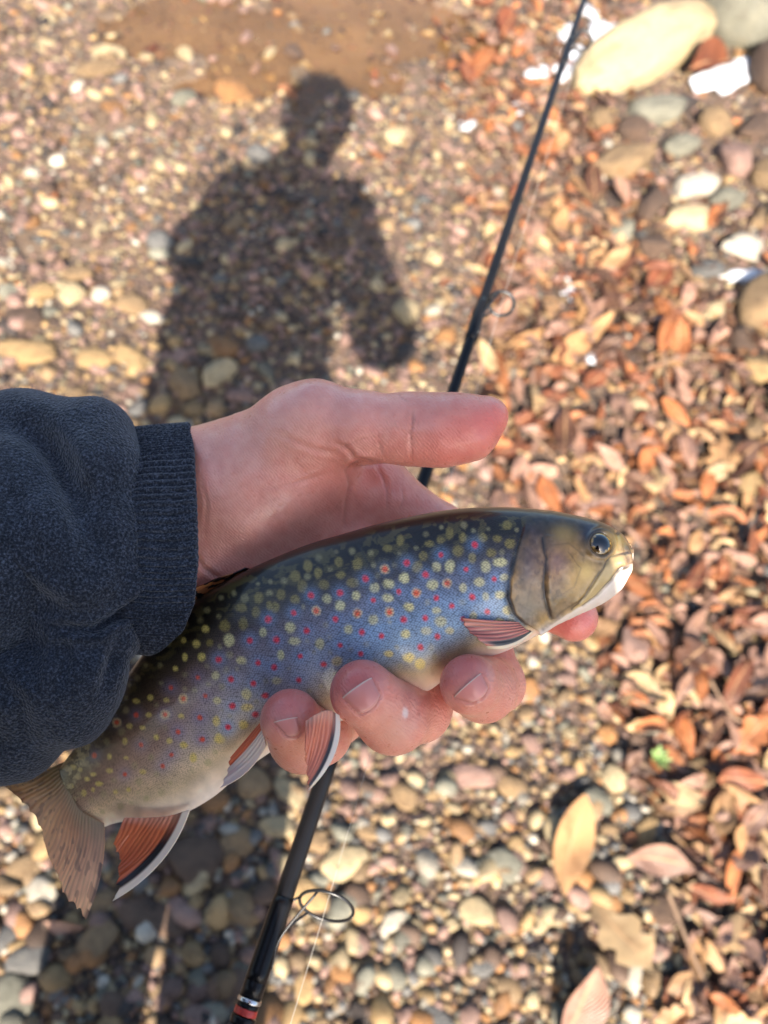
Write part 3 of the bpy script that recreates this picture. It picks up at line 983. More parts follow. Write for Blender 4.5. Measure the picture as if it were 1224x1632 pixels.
def hand_paint(V, Nn):
    px, py = proj(V)
    view = -V / np.linalg.norm(V, axis=1, keepdims=True)
    face = smooth(-0.1, 0.25, (Nn * view).sum(1))
    disp = np.zeros(len(V))
    col = np.tile(lin(226, 150, 131), (len(V), 1))
    big = fbm(px / 45, py / 45, 3)[:, None]
    col = col * (0.86 + 0.28 * big)
    mott = fbm(px / 11 + 40, py / 11, 3)[:, None]
    col = col * (1 + (mott - 0.5) * np.array([0.16, 0.42, 0.42]))
    def tint(cx, cy, rx, ry, c, a, ang=0):
        nonlocal col
        ca, sa = math.cos(math.radians(ang)), math.sin(math.radians(ang))
        dx, dy = px - cx, py - cy
        q = ((dx * ca + dy * sa) / rx) ** 2 + ((-dx * sa + dy * ca) / ry) ** 2
        m = (a * np.exp(-q))[:, None]
        col = col * (1 - m) + np.array(c) * m
    pink, red, pale = lin(212, 108, 96), lin(206, 78, 70), lin(226, 176, 152)
    tint(752, 690, 75, 45, pink, 0.75)
    tint(790, 665, 30, 30, red, 0.5)
    tint(700, 725, 60, 20, red, 0.30)
    tint(560, 1080, 52, 40, red, 0.70, -30)
    tint(628, 1165, 45, 40, lin(214, 150, 124), 0.6)
    tint(450, 1118, 44, 40, red, 0.65)
    tint(480, 1200, 50, 34, lin(216, 150, 124), 0.6)
    tint(730, 1062, 48, 34, red, 0.65, -30)
    tint(790, 1110, 34, 44, lin(212, 140, 118), 0.5)
    tint(916, 995, 45, 36, lin(205, 96, 92), 0.75)
    tint(440, 700, 90, 50, pale, 0.35, -25)
    tint(360, 830, 60, 70, pale, 0.25)
    tint(600, 775, 60, 50, pink, 0.35, 30)
    tint(520, 770, 60, 60, lin(214, 124, 106), 0.45)
    tint(560, 660, 70, 40, lin(222, 150, 132), 0.3)
    tint(430, 850, 120, 40, lin(214, 140, 120), 0.3, -20)
    def crease(poly, depth, wid, dark=0.5, tone=lin(150, 82, 66)):
        nonlocal col
        d, t = seg_dist(px, py, poly)
        e = np.sin(np.pi * np.clip(t, 0.04, 0.96)) ** 0.5
        m = np.exp(-(d / wid) ** 2) * face * e
        disp[:] -= depth * m
        disp[:] += depth * 0.35 * np.exp(-((d - 2.3 * wid) / wid) ** 2) * face * e
        mm = (dark * np.exp(-(d / (wid * 0.62)) ** 2) * face * e)[:, None]
        col = col * (1 - mm) + tone * mm
    crease([(659, 652), (655, 690), (656, 732)], 0.55, 2.6, 0.5)
    crease([(666, 668), (663, 700), (664, 728)], 0.22, 1.8, 0.25)
    crease([(636, 626), (640, 634), (652, 640)], 0.3, 1.8, 0.4)
    crease([(602, 690), (606, 712), (612, 730)], 0.25, 1.8, 0.25)
    crease([(535, 706), (552, 714), (566, 730), (590, 735)], 0.7, 4.0, 0.4)
    crease([(530, 720), (548, 712), (575, 700), (600, 696)], 0.25, 2.0, 0.2)
    crease([(552, 752), (560, 744), (572, 738), (600, 737)], 1.3, 5.0, 0.55)
    crease([(549, 745), (558, 772), (552, 800), (548, 838)], 0.6, 3.2, 0.35)
    crease([(600, 742), (613, 765), (618, 785), (618, 812)], 0.6, 3.0, 0.35)
    crease([(640, 775), (644, 795), (636, 812)], 0.3, 2.5, 0.2)
    crease([(310, 880), (322, 902), (342, 918), (352, 920)], 0.7, 3.5, 0.4)
    crease([(318, 760), (330, 800), (326, 850)], 0.25, 2.5, 0.12)
    crease([(440, 690), (500, 716), (545, 724)], 0.35, 4.0, 0.12)
    crease([(420, 780), (470, 770), (530, 752)], 0.25, 3.0, 0.12)
    for k in range(9):      # thin palm lines
        x0, y0 = 360 + 22 * k, 760 + 9 * (k % 4)
        crease([(x0, y0), (x0 + 26, y0 + 26), (x0 + 40, y0 + 58)], 0.12, 1.5, 0.09)
        crease([(x0 + 30, y0 + 6), (x0 + 12, y0 + 34), (x0 - 10, y0 + 60)], 0.10, 1.4, 0.07)
    for nl in NAILS:        # fold of skin round each nail, its shading painted in
        c0, c1, c2, c3 = nl
        fold = [c0, tuple(0.6 * np.array(c0) + 0.4 * np.array(c3)), c3, tuple(0.5 * (np.array(c3) + np.array(c2)) + 0.10 * (np.array(c3) + np.array(c2) - np.array(c0) - np.array(c1))), c2, tuple(0.6 * np.array(c1) + 0.4 * np.array(c2)), c1]
        crease(fold, 0.7, 2.4, 0.55, lin(158, 74, 62))
    # small pale callus and a nick on the ring finger
    d = np.hypot((px - 646) / 5, (py - 1136) / 9)
    m = np.exp(-d ** 4)[:, None]
    col = col * (1 - 0.8 * m) + lin(236, 218, 206) * 0.8 * m
    crease([(667, 1128), (669, 1136), (668, 1142)], 0.2, 1.4, 0.4, lin(150, 60, 50))
    # fine criss-cross relief of the palm
    disp[:] += 0.10 * (fbm(px / 5.0, py / 5.0, 2) - 0.5)
    return V + Nn * disp[:, None], np.clip(col, 0.01, 0.95)

NAILS = [  # free edge left, free edge right, cuticle right, cuticle left
    [(723, 1111), (766, 1073), (778, 1096), (750, 1120)],
    [(546, 1112), (592, 1080), (606, 1108), (572, 1138)],
    [(436, 1151), (474, 1143), (479, 1165), (456, 1172)],
]
HV2, HC = hand_paint(HV, HN)

skin, nd, lk, b = new_mat('skin')
at = N(nd, 'Attribute', attribute_name='Col')
tc = N(nd, 'TexCoord')
vo = N(nd, 'TexVoronoi', Scale=680.0, feature='DISTANCE_TO_EDGE')
nz = N(nd, 'TexNoise', Scale=420.0, Detail=4.0)
lk.new(tc.outputs['Object'], vo.inputs['Vector'])
lk.new(tc.outputs['Object'], nz.inputs['Vector'])
lk.new(at.outputs['Color'], b.inputs['Base Color'])
b1 = bump(nd, lk, vo.outputs['Distance'], 0.3, 0.0007)
wv = N(nd, 'TexWave', wave_type='BANDS', bands_direction='DIAGONAL', Scale=380.0, Distortion=9.0, Detail=3.0)
wv.inputs['Detail Scale'].default_value = 0.6
lk.new(tc.outputs['Object'], wv.inputs['Vector'])
b1b = bump(nd, lk, wv.outputs[0], 0.16, 0.0005, None, b1)
bump(nd, lk, nz.outputs[0], 0.20, 0.0006, b, b1b)
nw = N(nd, 'TexNoise', Scale=75.0, Detail=3.0)
lk.new(tc.outputs['Object'], nw.inputs['Vector'])
lk.new(ramp(nd, lk, nw.outputs[0], [(0.45, 0.0), (0.68, 0.55)]), b.inputs['Coat Weight'])
b.inputs['Coat Roughness'].default_value = 0.16
rr = ramp(nd, lk, nz.outputs[0], [(0.3, 0.26), (0.7, 0.46)])
lk.new(rr, b.inputs['Roughness'])
b.inputs['Specular IOR Level'].default_value = 0.45
b.inputs['Subsurface Weight'].default_value = 0.25
b.inputs['Subsurface Radius'].default_value = (1.0, 0.35, 0.2)
b.inputs['Subsurface Scale'].default_value = 0.003

# the rest of the body, coarser, joined into the same mesh
SHL, ELL, WRL = np.array([-0.205, -0.24, 1.29]), np.array([-0.30, -0.05, 1.0]), W(230, 825, 292)
SHR, ELR, WRR = np.array([0.052, -0.28, 1.335]), np.array([0.168, -0.365, 1.155]), np.array([0.075, -0.135, 1.105])
HEAD = np.array([-0.052, -0.245, 1.585])
PHC = CAM - FW * 0.0085 + UP * (-0.055) + RT * 0.012
def body_sdf(p):
    f = ellip(p, HEAD, (0.086, 0.100, 0.115))
    f = smin(f, ellip(p, HEAD + [0, 0.03, -0.05], (0.058, 0.075, 0.07)), 0.03)
    f = smin(f, cone(p, HEAD + [0.0, 0.098, -0.01], HEAD + [0, 0.112, -0.035], 0.008, 0.014), 0.012)      # nose
    f = smin(f, cone(p, HEAD + [-0.02, 0.097, -0.068], HEAD + [0.02, 0.097, -0.068], 0.008, 0.008), 0.010)   # lips
    for s in (-1, 1):
        f = smin(f, ellip(p, HEAD + [0.08 * s, -0.005, -0.015], (0.012, 0.02, 0.03)), 0.01)
        f = np.maximum(f, -(np.linalg.norm(p - (HEAD + [0.031 * s, 0.098, 0.0]), axis=1) - 0.015))
    f = smin(f, cone(p, [-0.07, -0.275, 1.40], HEAD + [0, -0.02, -0.06], 0.055, 0.052), 0.04)
    f = smin(f, chain(p, [(np.array([-0.09, -0.275, 1.30]), 0.09), (np.array([-0.11, -0.27, 1.1]), 0.095), (np.array([-0.1, -0.26, 0.9]), 0.10)], 0.05), 0.05)
    f = smin(f, chain(p, [(SHL, 0.05), (ELL, 0.04), (WRL, 0.022)], 0.02), 0.04)
    f = smin(f, chain(p, [(SHR, 0.05), (ELR, 0.038), (WRR, 0.024)], 0.02), 0.04)
    for s in (-1, 1):
        f = smin(f, chain(p, [(np.array([-0.1 + 0.07 * s, -0.26, 0.88]), 0.075), (np.array([-0.1 + 0.085 * s, -0.25, 0.48]), 0.052), (np.array([-0.1 + 0.085 * s, -0.28, 0.08]), 0.035)], 0.02), 0.03)
    # the other hand, closed round the phone's edge
    pm = PHC + RT * 0.045 - UP * 0.03 - FW * 0.012
    f = smin(f, chain(p, [(WRR, 0.024), (pm, 0.020), (pm + UP * 0.04, 0.017)], 0.01), 0.02)
    for j in range(4):
        k0 = pm + UP * (0.045 - 0.021 * j) + RT * 0.006
        f = smin(f, chain(p, [(k0, 0.010), (k0 + FW * 0.020 + RT * 0.004, 0.0092), (k0 + FW * 0.026 - RT * (0.020 + 0.003 * (j % 2)), 0.0085)], 0.004), 0.006)
    k0 = pm + UP * 0.03 - FW * 0.004
    f = smin(f, chain(p, [(k0, 0.013), (k0 + UP * 0.03 - FW * 0.006 - RT * 0.012, 0.010), (k0 + UP * 0.046 - FW * 0.003 - RT * 0.03, 0.009)], 0.005), 0.008)
    return f
BV, BQ = nets(body_sdf, (-0.5, -0.6, 0.0), (0.4, 0.2, 1.76), 0.008, 1)
hw = to_world(HV2)
allv = np.concatenate([hw, BV])
allc = np.concatenate([HC, np.tile(lin(205, 150, 132), (len(BV), 1))])
body = part('body', allv, np.concatenate([HQ, BQ + len(hw)]), person, skin, allc)

# fingernails: curved plates lying on the finger surface
nailm, nd, lk, b = new_mat('fingernail')
at = N(nd, 'Attribute', attribute_name='Col')
lk.new(at.outputs['Color'], b.inputs['Base Color'])
b.inputs['Roughness'].default_value = 0.28
b.inputs['Subsurface Weight'].default_value = 0.1
b.inputs['Subsurface Scale'].default_value = 0.002
def march(fn, px, py, d0=215.0, n=60):
    dirs = cs(px, py, np.full(np.shape(px), 1.0))
    dl = np.linalg.norm(dirs, axis=-1)
    d = np.full(np.shape(px), d0)
    for _ in range(n):
        d = d + np.clip(fn(dirs * d[:, None]), -3, 6) / dl * 0.9
    return dirs * d[:, None]
for c0, c1, c2, c3 in NAILS:
    a, bb = np.meshgrid(np.linspace(0, 1, 34), np.linspace(0, 1, 26), indexing='ij')   # a: free edge -> cuticle, bb: left -> right
    c0, c1, c2, c3 = map(np.array, (c0, c1, c2, c3))
    bulge = 4 * bb * (1 - bb)
    ctr = (c2 + c3) / 2 - (c0 + c1) / 2
    P2_ = (c0 * (1 - a)[..., None] * (1 - bb)[..., None] + c1 * (1 - a)[..., None] * bb[..., None] + c2 * a[..., None] * bb[..., None] + c3 * a[..., None] * (1 - bb)[..., None])
    P2_ = P2_ + ctr * (bulge * (0.24 * a - 0.05 * (1 - a)))[..., None]
    S = march(hand_f, P2_[..., 0].ravel(), P2_[..., 1].ravel())
    nn = grad(hand_f, S, 0.5)
    edge = np.minimum(np.minimum(bb, 1 - bb), 1 - a) .ravel()
    h_ = 0.42 * smooth(0, 0.12, edge) - 0.15
    h_ = h_ + 0.25 * (1 - a.ravel()) ** 3
    top = S + nn * h_[:, None]
    bot = S - nn * 0.6
    af = a.ravel()[:, None]
    colr = lin(214, 136, 124) * (1 - 0.25 * np.abs(bb.ravel()[:, None] - .5)) * np.ones((len(S), 3))
    lun = smooth(0.80, 0.95, af)
    colr = colr * (1 - 0.35 * lun) + lin(226, 178, 164) * 0.35 * lun
    tip = 0.85 * smooth(0.07, 0.035, af)
    colr = colr * (1 - tip) + lin(226, 196, 172) * tip
    nn_ = len(S)
    f1 = grid_faces(34, 26)
    f2 = grid_faces(34, 26, flip=True) + nn_
    j = np.arange(25)
    rim = np.stack([j, j + 1, j + 1 + nn_, j + nn_], 1)
    part('fingernail', to_world(np.concatenate([top, bot])), np.concatenate([f1[:, ::-1], f2[:, ::-1], rim]), person, nailm, np.concatenate([colr, colr]))

# ---- clothing
def fabric(name, dark, light, scale, stretch=(1, 1, 1), bump_s=0.5):
    m, nd, lk, b = new_mat(name)
    tc = N(nd, 'TexCoord')
    mp = N(nd, 'Mapping')
    mp.inputs['Scale'].default_value = stretch
    lk.new(tc.outputs['Object'], mp.inputs['Vector'])
    n1 = N(nd, 'TexNoise', Scale=scale, Detail=3.0, Roughness=0.75)
    n2 = N(nd, 'TexNoise', Scale=scale * 0.16, Detail=4.0, Roughness=0.6)
    vo = N(nd, 'TexVoronoi', Scale=scale * 0.8)
    for q in (n1, n2, vo):
        lk.new(mp.outputs[0], q.inputs['Vector'])
    c = ramp(nd, lk, n1.outputs[0], [(0.32, np.array(dark) * 0.5), (0.48, dark), (0.60, light), (0.74, np.array(light) * 2.2)])
    k = ramp(nd, lk, n2.outputs[0], [(0.3, 0.75), (0.7, 1.2)])
    c = mixc(nd, lk, 1.0, c, k, 'MULTIPLY')
    lk.new(c, b.inputs['Base Color'])
    b.inputs['Roughness'].default_value = 0.95
    b.inputs['Specular IOR Level'].default_value = 0.15
    b.inputs['Sheen Weight'].default_value = 0.25
    b.inputs['Sheen Roughness'].default_value = 0.5
    b1 = bump(nd, lk, vo.outputs['Distance'], bump_s, 0.0012)
    bump(nd, lk, n1.outputs[0], bump_s, 0.0010, b, b1)
    return m
KNIT = fabric('heather_knit', (0.016, 0.019, 0.027), (0.060, 0.067, 0.088), 1250.0, bump_s=0.5)
DENIM = fabric('dark_trousers', (0.05, 0.045, 0.035), (0.08, 0.07, 0.055), 500.0)

def torso_sdf(p):
    f = chain(p, [(np.array([-0.135, -0.28, 1.345]), 0.070), (np.array([-0.045, -0.28, 1.36]), 0.065)], 0.03)
    f = smin(f, chain(p, [(np.array([-0.15, -0.275, 1.24]), 0.125), (np.array([-0.165, -0.27, 1.03]), 0.132), (np.array([-0.16, -0.265, 0.78]), 0.138)], 0.04), 0.06)
    f = smin(f, chain(p, [(np.array([-0.06, -0.275, 1.25]), 0.11), (np.array([-0.075, -0.27, 1.05]), 0.112), (np.array([-0.075, -0.265, 0.80]), 0.125)], 0.04), 0.06)
    f = smin(f, cone(p, (-0.075, -0.29, 1.39), (-0.062, -0.285, 1.46), 0.085, 0.066), 0.04)
    f = smin(f, chain(p, [(SHL, 0.072), (ELL, 0.068), (W(-330, 960, 285), 0.055)], 0.03), 0.05)
    f = smin(f, chain(p, [(ELL, 0.062), (ELL + 0.5 * (WRL - ELL), 0.046), (ELL + 0.84 * (WRL - ELL), 0.034)], 0.02), 0.02)
    f = smin(f, chain(p, [(SHR, 0.068), (ELR, 0.066), (WRR, 0.036)], 0.03), 0.05)
    f = np.maximum(f, 0.78 - p[:, 2])
    f = np.maximum(f, -(np.linalg.norm((p - [-0.072, -0.262, 1.50]) / [1, 1, 1.2], axis=1) - 0.062))
    return f + 0.004 * np.sin(p[:, 2] * 60 + 14 * p[:, 0]) * np.sin(p[:, 0] * 33 + 5)
TV, TQ = nets(torso_sdf, (-0.48, -0.56, 0.74), (0.34, 0.16, 1.52), 0.0085, 1)
shirt = part('sweatshirt', TV, TQ, person, KNIT)
shirt['label'] = 'heather navy sweatshirt with ribbed cuffs'

SLV = [
    ([Q(-330, 760, 292, 26), Q(-120, 722, 284, 21), Q(40, 716, 279, 20), Q(140, 706, 275, 15.5), Q(166, 755, 268, 14), Q(181, 850, 261, 11.5), Q(206, 930, 256, 8)], 7),
    ([Q(-330, 830, 285, 32), Q(-100, 830, 273, 30), Q(20, 800, 266, 22), Q(80, 870, 260, 20), Q(140, 925, 256, 15), Q(205, 938, 257, 8)], 7),
    ([Q(-330, 900, 290, 34), Q(-60, 880, 282, 34), Q(100, 830, 278, 24)], 8),
    ([Q(-330, 1000, 282, 34), Q(-80, 985, 270, 25), Q(40, 960, 262, 15), Q(130, 1000, 258, 14), Q(182, 1010, 257, 10)], 6),
    ([Q(-330, 1060, 278, 32), Q(-100, 1080, 268, 25), Q(40, 1090, 259, 19), Q(120, 1080, 254, 15), Q(150, 1075, 253, 10)], 6),
    ([Q(-330, 1160, 276, 26), Q(-120, 1190, 268, 20), Q(20, 1155, 262, 17.5), Q(110, 1122, 256, 13), Q(145, 1100, 254, 9)], 6),
]
def sleeve_f(p):
    f = None
    for c, k in SLV:
        g = chain(p, c, k)
        f = g if f is None else smin(f, g, 2.8)
    x, y, z = p[:, 0], p[:, 1], p[:, 2]
    f = f + 0.7 * np.sin(x * 0.17 + 0.11 * y + 0.6 * np.sin(y * 0.13)) * np.sin(y * 0.10 - 0.05 * x + 1) + 0.10 * np.sin(x * 0.42 - y * 0.23)
    return f
SV, SQ = nets(sleeve_f, (-270, -110, -335), (-70, 62, -220), 1.1)
SN = grad(sleeve_f, SV, 0.6)
spx, spy = proj(SV)
sd_ = np.zeros(len(SV))
sface = smooth(0.0, 0.4, (SN * -SV / np.linalg.norm(SV, axis=1, keepdims=True)).sum(1))
for pl, dp, wd in (([(85, 1000), (150, 1004), (205, 972), (246, 944)], 2.6, 7), ([(-20, 650), (50, 684), (98, 742), (128, 830), (150, 905)], 2.2, 16), ([(60, 660), (110, 720), (150, 800), (168, 880)], 1.2, 12),
                   ([(190, 1012), (176, 1060), (160, 1110)], 1.6, 9), ([(-10, 900), (60, 950), (110, 975)], 1.4, 12), ([(100, 1010), (104, 1060), (80, 1120)], 1.2, 10), ([(-10, 1080), (30, 1120), (40, 1180)], 1.5, 12), ([(0, 760), (40, 830), (50, 900)], 1.2, 14)):
    d_, t_ = seg_dist(spx, spy, pl)
    e_ = np.sin(np.pi * np.clip(t_, 0.03, 0.97)) ** 0.6
    sd_ += (-dp * np.exp(-(d_ / wd) ** 2) + 0.5 * dp * np.exp(-((d_ - 2.2 * wd) / (1.1 * wd)) ** 2)) * e_ * sface
sd_ += 0.5 * (fbm(spx / 26, spy / 26, 3) - 0.5)
slo = part('sleeve', to_world(SV + SN * sd_[:, None]), SQ, shirt, KNIT)

# ribbed cuff: a folded tube whose ribs run along the arm
nphi, ncol = 1040, 46
phi = np.linspace(0, 2 * np.pi, nphi, endpoint=False)
rim = np.array([(299, 676), (304, 720), (306, 800), (309, 900), (303, 965), (286, 1010), (240, 1046)], float)
lef = np.array([(150, 690), (150, 740), (150, 820), (150, 900), (150, 960), (150, 1000), (150, 1030)], float)
tt = (1 - np.cos(phi)) / 2            # 0 top .. 1 bottom, front for phi<pi
rx = np.interp(tt, np.linspace(0, 1, 7), rim[:, 0])
ry = np.interp(tt, np.linspace(0, 1, 7), rim[:, 1])
ly = np.interp(tt, np.linspace(0, 1, 7), lef[:, 1])
dc = 287 - 17 * tt
dep = dc - 27 * np.sin(phi) * np.where(np.sin(phi) > 0, 1, 0.8)
u = np.linspace(0, 1, ncol)
U, PH = np.meshgrid(u, phi, indexing='ij')
pxg = 150 + U * (rx[None] - 150)
pyg = ly[None] + (ry - ly)[None] * U ** 0.6
dg = dep[None] + 1.5 * np.sin(U * 7) * 0.4
cvg = cs(pxg, pyg, dg)
cen = cs(150 + u * 155, 840 + 0 * u, 283 + 0 * u)
rad = cvg - cen[:, None]
rad[..., 0] = 0
rl = np.linalg.norm(rad, axis=-1, keepdims=True)
rad = rad / rl
rib = 0.42 * np.sin(PH * 125 + 0.8 * np.sin(U * 9 + PH * 3)) + 0.5 * np.sin(PH * 7 + U * 2) * U
out_ = cvg + rad * rib[..., None]
# rolled edge and inside
roll = [out_]
for k, (dx, dr) in enumerate(((0.9, -0.5), (1.3, -1.4), (0.9, -2.4), (-1.0, -2.9), (-7, -3.0), (-16, -3.0))):
    ring = out_[-1] - rad[-1] * (-dr) + np.array([dx, 0, 0])
    roll.append(ring[None])
cv_all = np.concatenate(roll)
part('cuff', to_world(cv_all.reshape(-1, 3)), grid_faces(len(cv_all), nphi, True), shirt, KNIT)

def fuzz(V3, N3, parent, count, seed):
    r = np.random.default_rng(seed)
    k = r.integers(0, len(V3), count)
    p, nn3 = V3[k] + r.normal(0, .4, (count, 3)), N3[k]
    d3_ = nn3 * r.uniform(.3, 1.0, (count, 1)) + r.normal(0, .6, (count, 3))
    d3_ /= np.linalg.norm(d3_, axis=1, keepdims=True)
    ln = r.uniform(.5, 1.7, (count, 1))
    sdv = np.cross(d3_, r.normal(size=(count, 3)))
    sdv /= np.linalg.norm(sdv, axis=1, keepdims=True)
    bend = r.normal(0, .3, (count, 3))
    a, m_, e_ = p, p + d3_ * ln * .5, p + (d3_ + bend) * ln
    v = np.stack([a - sdv * .035, a + sdv * .035, m_ + sdv * .03, m_ - sdv * .03, e_], 1).reshape(-1, 3)
    b5 = np.arange(count)[:, None] * 5
    o_ = part('fuzz', to_world(v), [b5 + np.array([[0, 1, 2, 3]]), b5 + np.array([[3, 2, 4]])], parent, FUZZ)
    o_['kind'] = 'stuff'
FUZZ = simple('wool_fibre', (0.10, 0.11, 0.14), 0.9, noise=0.4, scale=500)
fk = spx > -60
fuzz((SV + SN * sd_[:, None])[fk], SN[fk], slo, 26000, 5)

def trousers_sdf(p):
    f = ellip(p, (-0.1, -0.262, 0.86), (0.175, 0.135, 0.15))
    for s in (-1, 1):
        f = smin(f, chain(p, [(np.array([-0.1 + 0.068 * s, -0.26, 0.84]), 0.092), (np.array([-0.1 + 0.075 * s, -0.25, 0.48]), 0.075), (np.array([-0.1 + 0.080 * s, -0.27, 0.10]), 0.068)], 0.03), 0.03)
    return f
V_, Q_ = nets(trousers_sdf, (-0.36, -0.46, 0.02), (0.16, -0.08, 1.06), 0.009, 1)
part('trousers', V_, Q_, person, DENIM)
BOOT = simple('boot_rubber', (0.035, 0.032, 0.028), 0.6, noise=0.2)
for s in (-1, 1):
    c0 = np.array([-0.1 + 0.082 * s, -0.28, 0.0])
    def boot_sdf(p):
        f = chain(p, [(c0 + [0, -0.02, 0.055], 0.045), (c0 + [0.004 * s, 0.09, 0.045], 0.042)], 0.02)
        f = smin(f, cone(p, c0 + [0, -0.01, 0.06], c0 + [0, 0, 0.17], 0.05, 0.055), 0.02)
        return np.maximum(f, 0.002 - p[:, 2])
    V_, Q_ = nets(boot_sdf, c0 + [-0.08, -0.1, -0.01], c0 + [0.08, 0.15, 0.25], 0.007, 1)
    part('boot', V_, Q_, person, BOOT)
CAPM = fabric('knit_cap_wool', (0.03, 0.03, 0.035), (0.06, 0.06, 0.07), 300.0)
V_, Q_ = nets(lambda p: np.maximum(ellip(p, HEAD + [0, -0.012, 0.012], (0.096, 0.110, 0.120)), (HEAD[2] - 0.03 + 0.35 * (p[:, 1] - HEAD[1])) - p[:, 2]), HEAD - 0.16, HEAD + 0.16, 0.007, 1)
part('knit_cap', V_, Q_, person, CAPM)
EYE = simple('eye_white', (0.75, 0.72, 0.68), 0.2)
for s in (-1, 1):
    v, f = ICO[2]
    part('eye', HEAD + np.array([0.031 * s, 0.084, 0.0]) + v * 0.0125, f, person, EYE)

# the phone the picture is taken with, right behind the lens
PHM = simple('phone_glass', (0.02, 0.02, 0.022), 0.15, coat=0.5)
def slab(c, ax, hs, bev):
    bm = bmesh.new()
    bmesh.ops.create_cube(bm, size=2.0)
    for v in bm.verts:
        v.co = Vector([v.co[i] * hs[i] for i in range(3)])
    bmesh.ops.bevel(bm, geom=list(bm.edges), offset=bev, segments=3, affect='EDGES', profile=0.5)
    v = np.array([x.co[:] for x in bm.verts])
    me = bpy.data.meshes.new('slab')
    bm.to_mesh(me)
    bm.free()
    me.transform(Matrix(np.stack(ax, 1).tolist()).to_4x4())
    return me
ph = empty('phone', PHC, 'black phone held in the photographer\'s other hand', 'phone')
me = slab(PHC, (RT, UP, FW), (0.037, 0.077, 0.004), 0.0025)
me.materials.append(PHM)
link('casing', me, ph)

# ------------------------------------------------------------------ the trout
ST = [  # dorsal px, ventral px, depth, half thickness
    (1006, 884, 1007, 897, 250, 2.0), (1001, 866, 1005, 912, 250, 5.0), (988, 848, 991, 936, 251, 7.6), (965, 835, 962, 959, 252, 10.0),
    (930, 824, 925, 976, 253, 12.0), (885, 815, 880, 996, 254, 13.6), (840, 810, 838, 1020, 255, 14.6), (790, 808, 780, 1049, 256, 15.4),
    (730, 811, 725, 1078, 257, 16.0), (670, 820, 680, 1101, 258, 16.2), (610, 833, 630, 1115, 259, 16.2), (550, 850, 580, 1135, 260, 15.8),
    (490, 868, 525, 1160, 262, 15.2), (430, 892, 475, 1180, 264, 14.4), (375, 918, 430, 1200, 267, 13.4), (325, 948, 385, 1232, 271, 12.4),
    (280, 985, 340, 1270, 275, 11.2), (235, 1035, 290, 1297, 279, 10.0), (195, 1090, 240, 1307, 283, 8.4), (155, 1145, 200, 1308, 286, 6.6),
    (120, 1190, 170, 1316, 288, 4.8), (95, 1225, 148, 1332, 289, 2.6)]
NS, NT = 720, 280
st = crom(np.array(ST, float), NS)
# finer sampling near the nose is not needed; build section frames
ptop, pbot = cs(st[:, 0], st[:, 1], st[:, 4] - 1.6), cs(st[:, 2], st[:, 3], st[:, 4] + 1.6)
mid = (ptop + pbot) / 2
upv = (ptop - pbot) / 2
tan = np.gradient(mid, axis=0)
onv = np.cross(upv, tan)
onv /= np.linalg.norm(onv, axis=1, keepdims=True)
onv *= np.sign((onv * -mid).sum(1))[:, None]
th = np.arange(NT) / NT * 2 * np.pi          # 0 dorsal, pi ventral, 0..pi near side
ct, sn = np.cos(th), np.sin(th)
thick = np.sign(sn) * np.abs(sn) ** 0.88 * (1 - 0.10 * ct ** 2)
FVt = mid[:, None] + upv[:, None] * ct[None, :, None] + onv[:, None] * (st[:, 5][:, None] * thick[None])[..., None]
# normals
du, dv = np.gradient(FVt, axis=0), (np.roll(FVt, -1, 1) - np.roll(FVt, 1, 1))
FN = np.cross(du, dv)
FN /= np.linalg.norm(FN, axis=2, keepdims=True) + 1e-12
FN *= np.sign((FN * (FVt - mid[:, None])).sum(2))[..., None]
hf = NT // 2 + 1
fx, fy = proj(FVt[:, :hf])
vv = (1 - ct[:hf])[None] / 2 * np.ones((NS, 1))      # 0 back .. 1 belly
ss = np.linspace(0, 1, NS)[:, None] * np.ones((1, hf))

OPERC = [(838, 830), (829, 862), (820, 895), (812, 924), (811, 952), (820, 978), (838, 994), (856, 1004), (862, 1020)]
PREOP = [(864, 858), (870, 891), (867, 924), (868, 950), (876, 982)]
MAXU = [(1000, 880), (972, 887), (949, 922), (930, 951), (912, 971)]
MAXL = [(990, 903), (973, 927), (951, 950), (929, 965), (905, 976)]
head = smooth(-2.0, 3.0, side_of(fx, fy, OPERC))
disp = np.zeros_like(fx)
d, t = seg_dist(fx, fy, OPERC)
rel = side_of(fx, fy, OPERC)
disp += 0.9 * head * np.exp(-np.maximum(rel, 0) / 60.0) * smooth(0.06, 0.2, vv)
disp -= 0.5 * np.exp(-((rel + 4) / 4.0) ** 2) * smooth(828, 850, fy) * smooth(1012, 990, fy)
d2, t2 = seg_dist(fx, fy, PREOP)
disp -= 0.55 * np.exp(-(d2 / 3.2) ** 2)
disp += 0.35 * np.exp(-((side_of(fx, fy, PREOP) - 9) / 8) ** 2) * (fy > 855) * (fy < 985)
d3, t3 = seg_dist(fx, fy, MAXU)
disp -= 0.40 * np.exp(-(d3 / 2.4) ** 2)
d4, t4 = seg_dist(fx, fy, MAXL)
disp -= 0.65 * np.exp(-(d4 / 2.8) ** 2) * smooth(0.95, 0.8, t4)
band = np.minimum(d3, d4) < 26
disp += 0.45 * np.exp(-(seg_dist(fx, fy, [(985, 896), (961, 905), (949, 930), (924, 960)])[0] / 8.0) ** 2)
disp += 1.2 * np.exp(-(((fx - 995) / 11) ** 2 + ((fy - 893) / 13) ** 2))          # thick upper lip knob
de = np.hypot(fx - 957, fy - 867)
disp += 0.9 * np.exp(-((de - 21) / 5.0) ** 2)      # eye rim
disp -= 2.2 * np.exp(-(de / 14.0) ** 4)             # socket
disp -= 0.5 * np.exp(-(np.hypot(fx - 984, fy - 848) / 3.5) ** 2)  # nostril
disp += 0.15 * (fbm(fx / 14, fy / 14, 3) - 0.5) * 2 * head
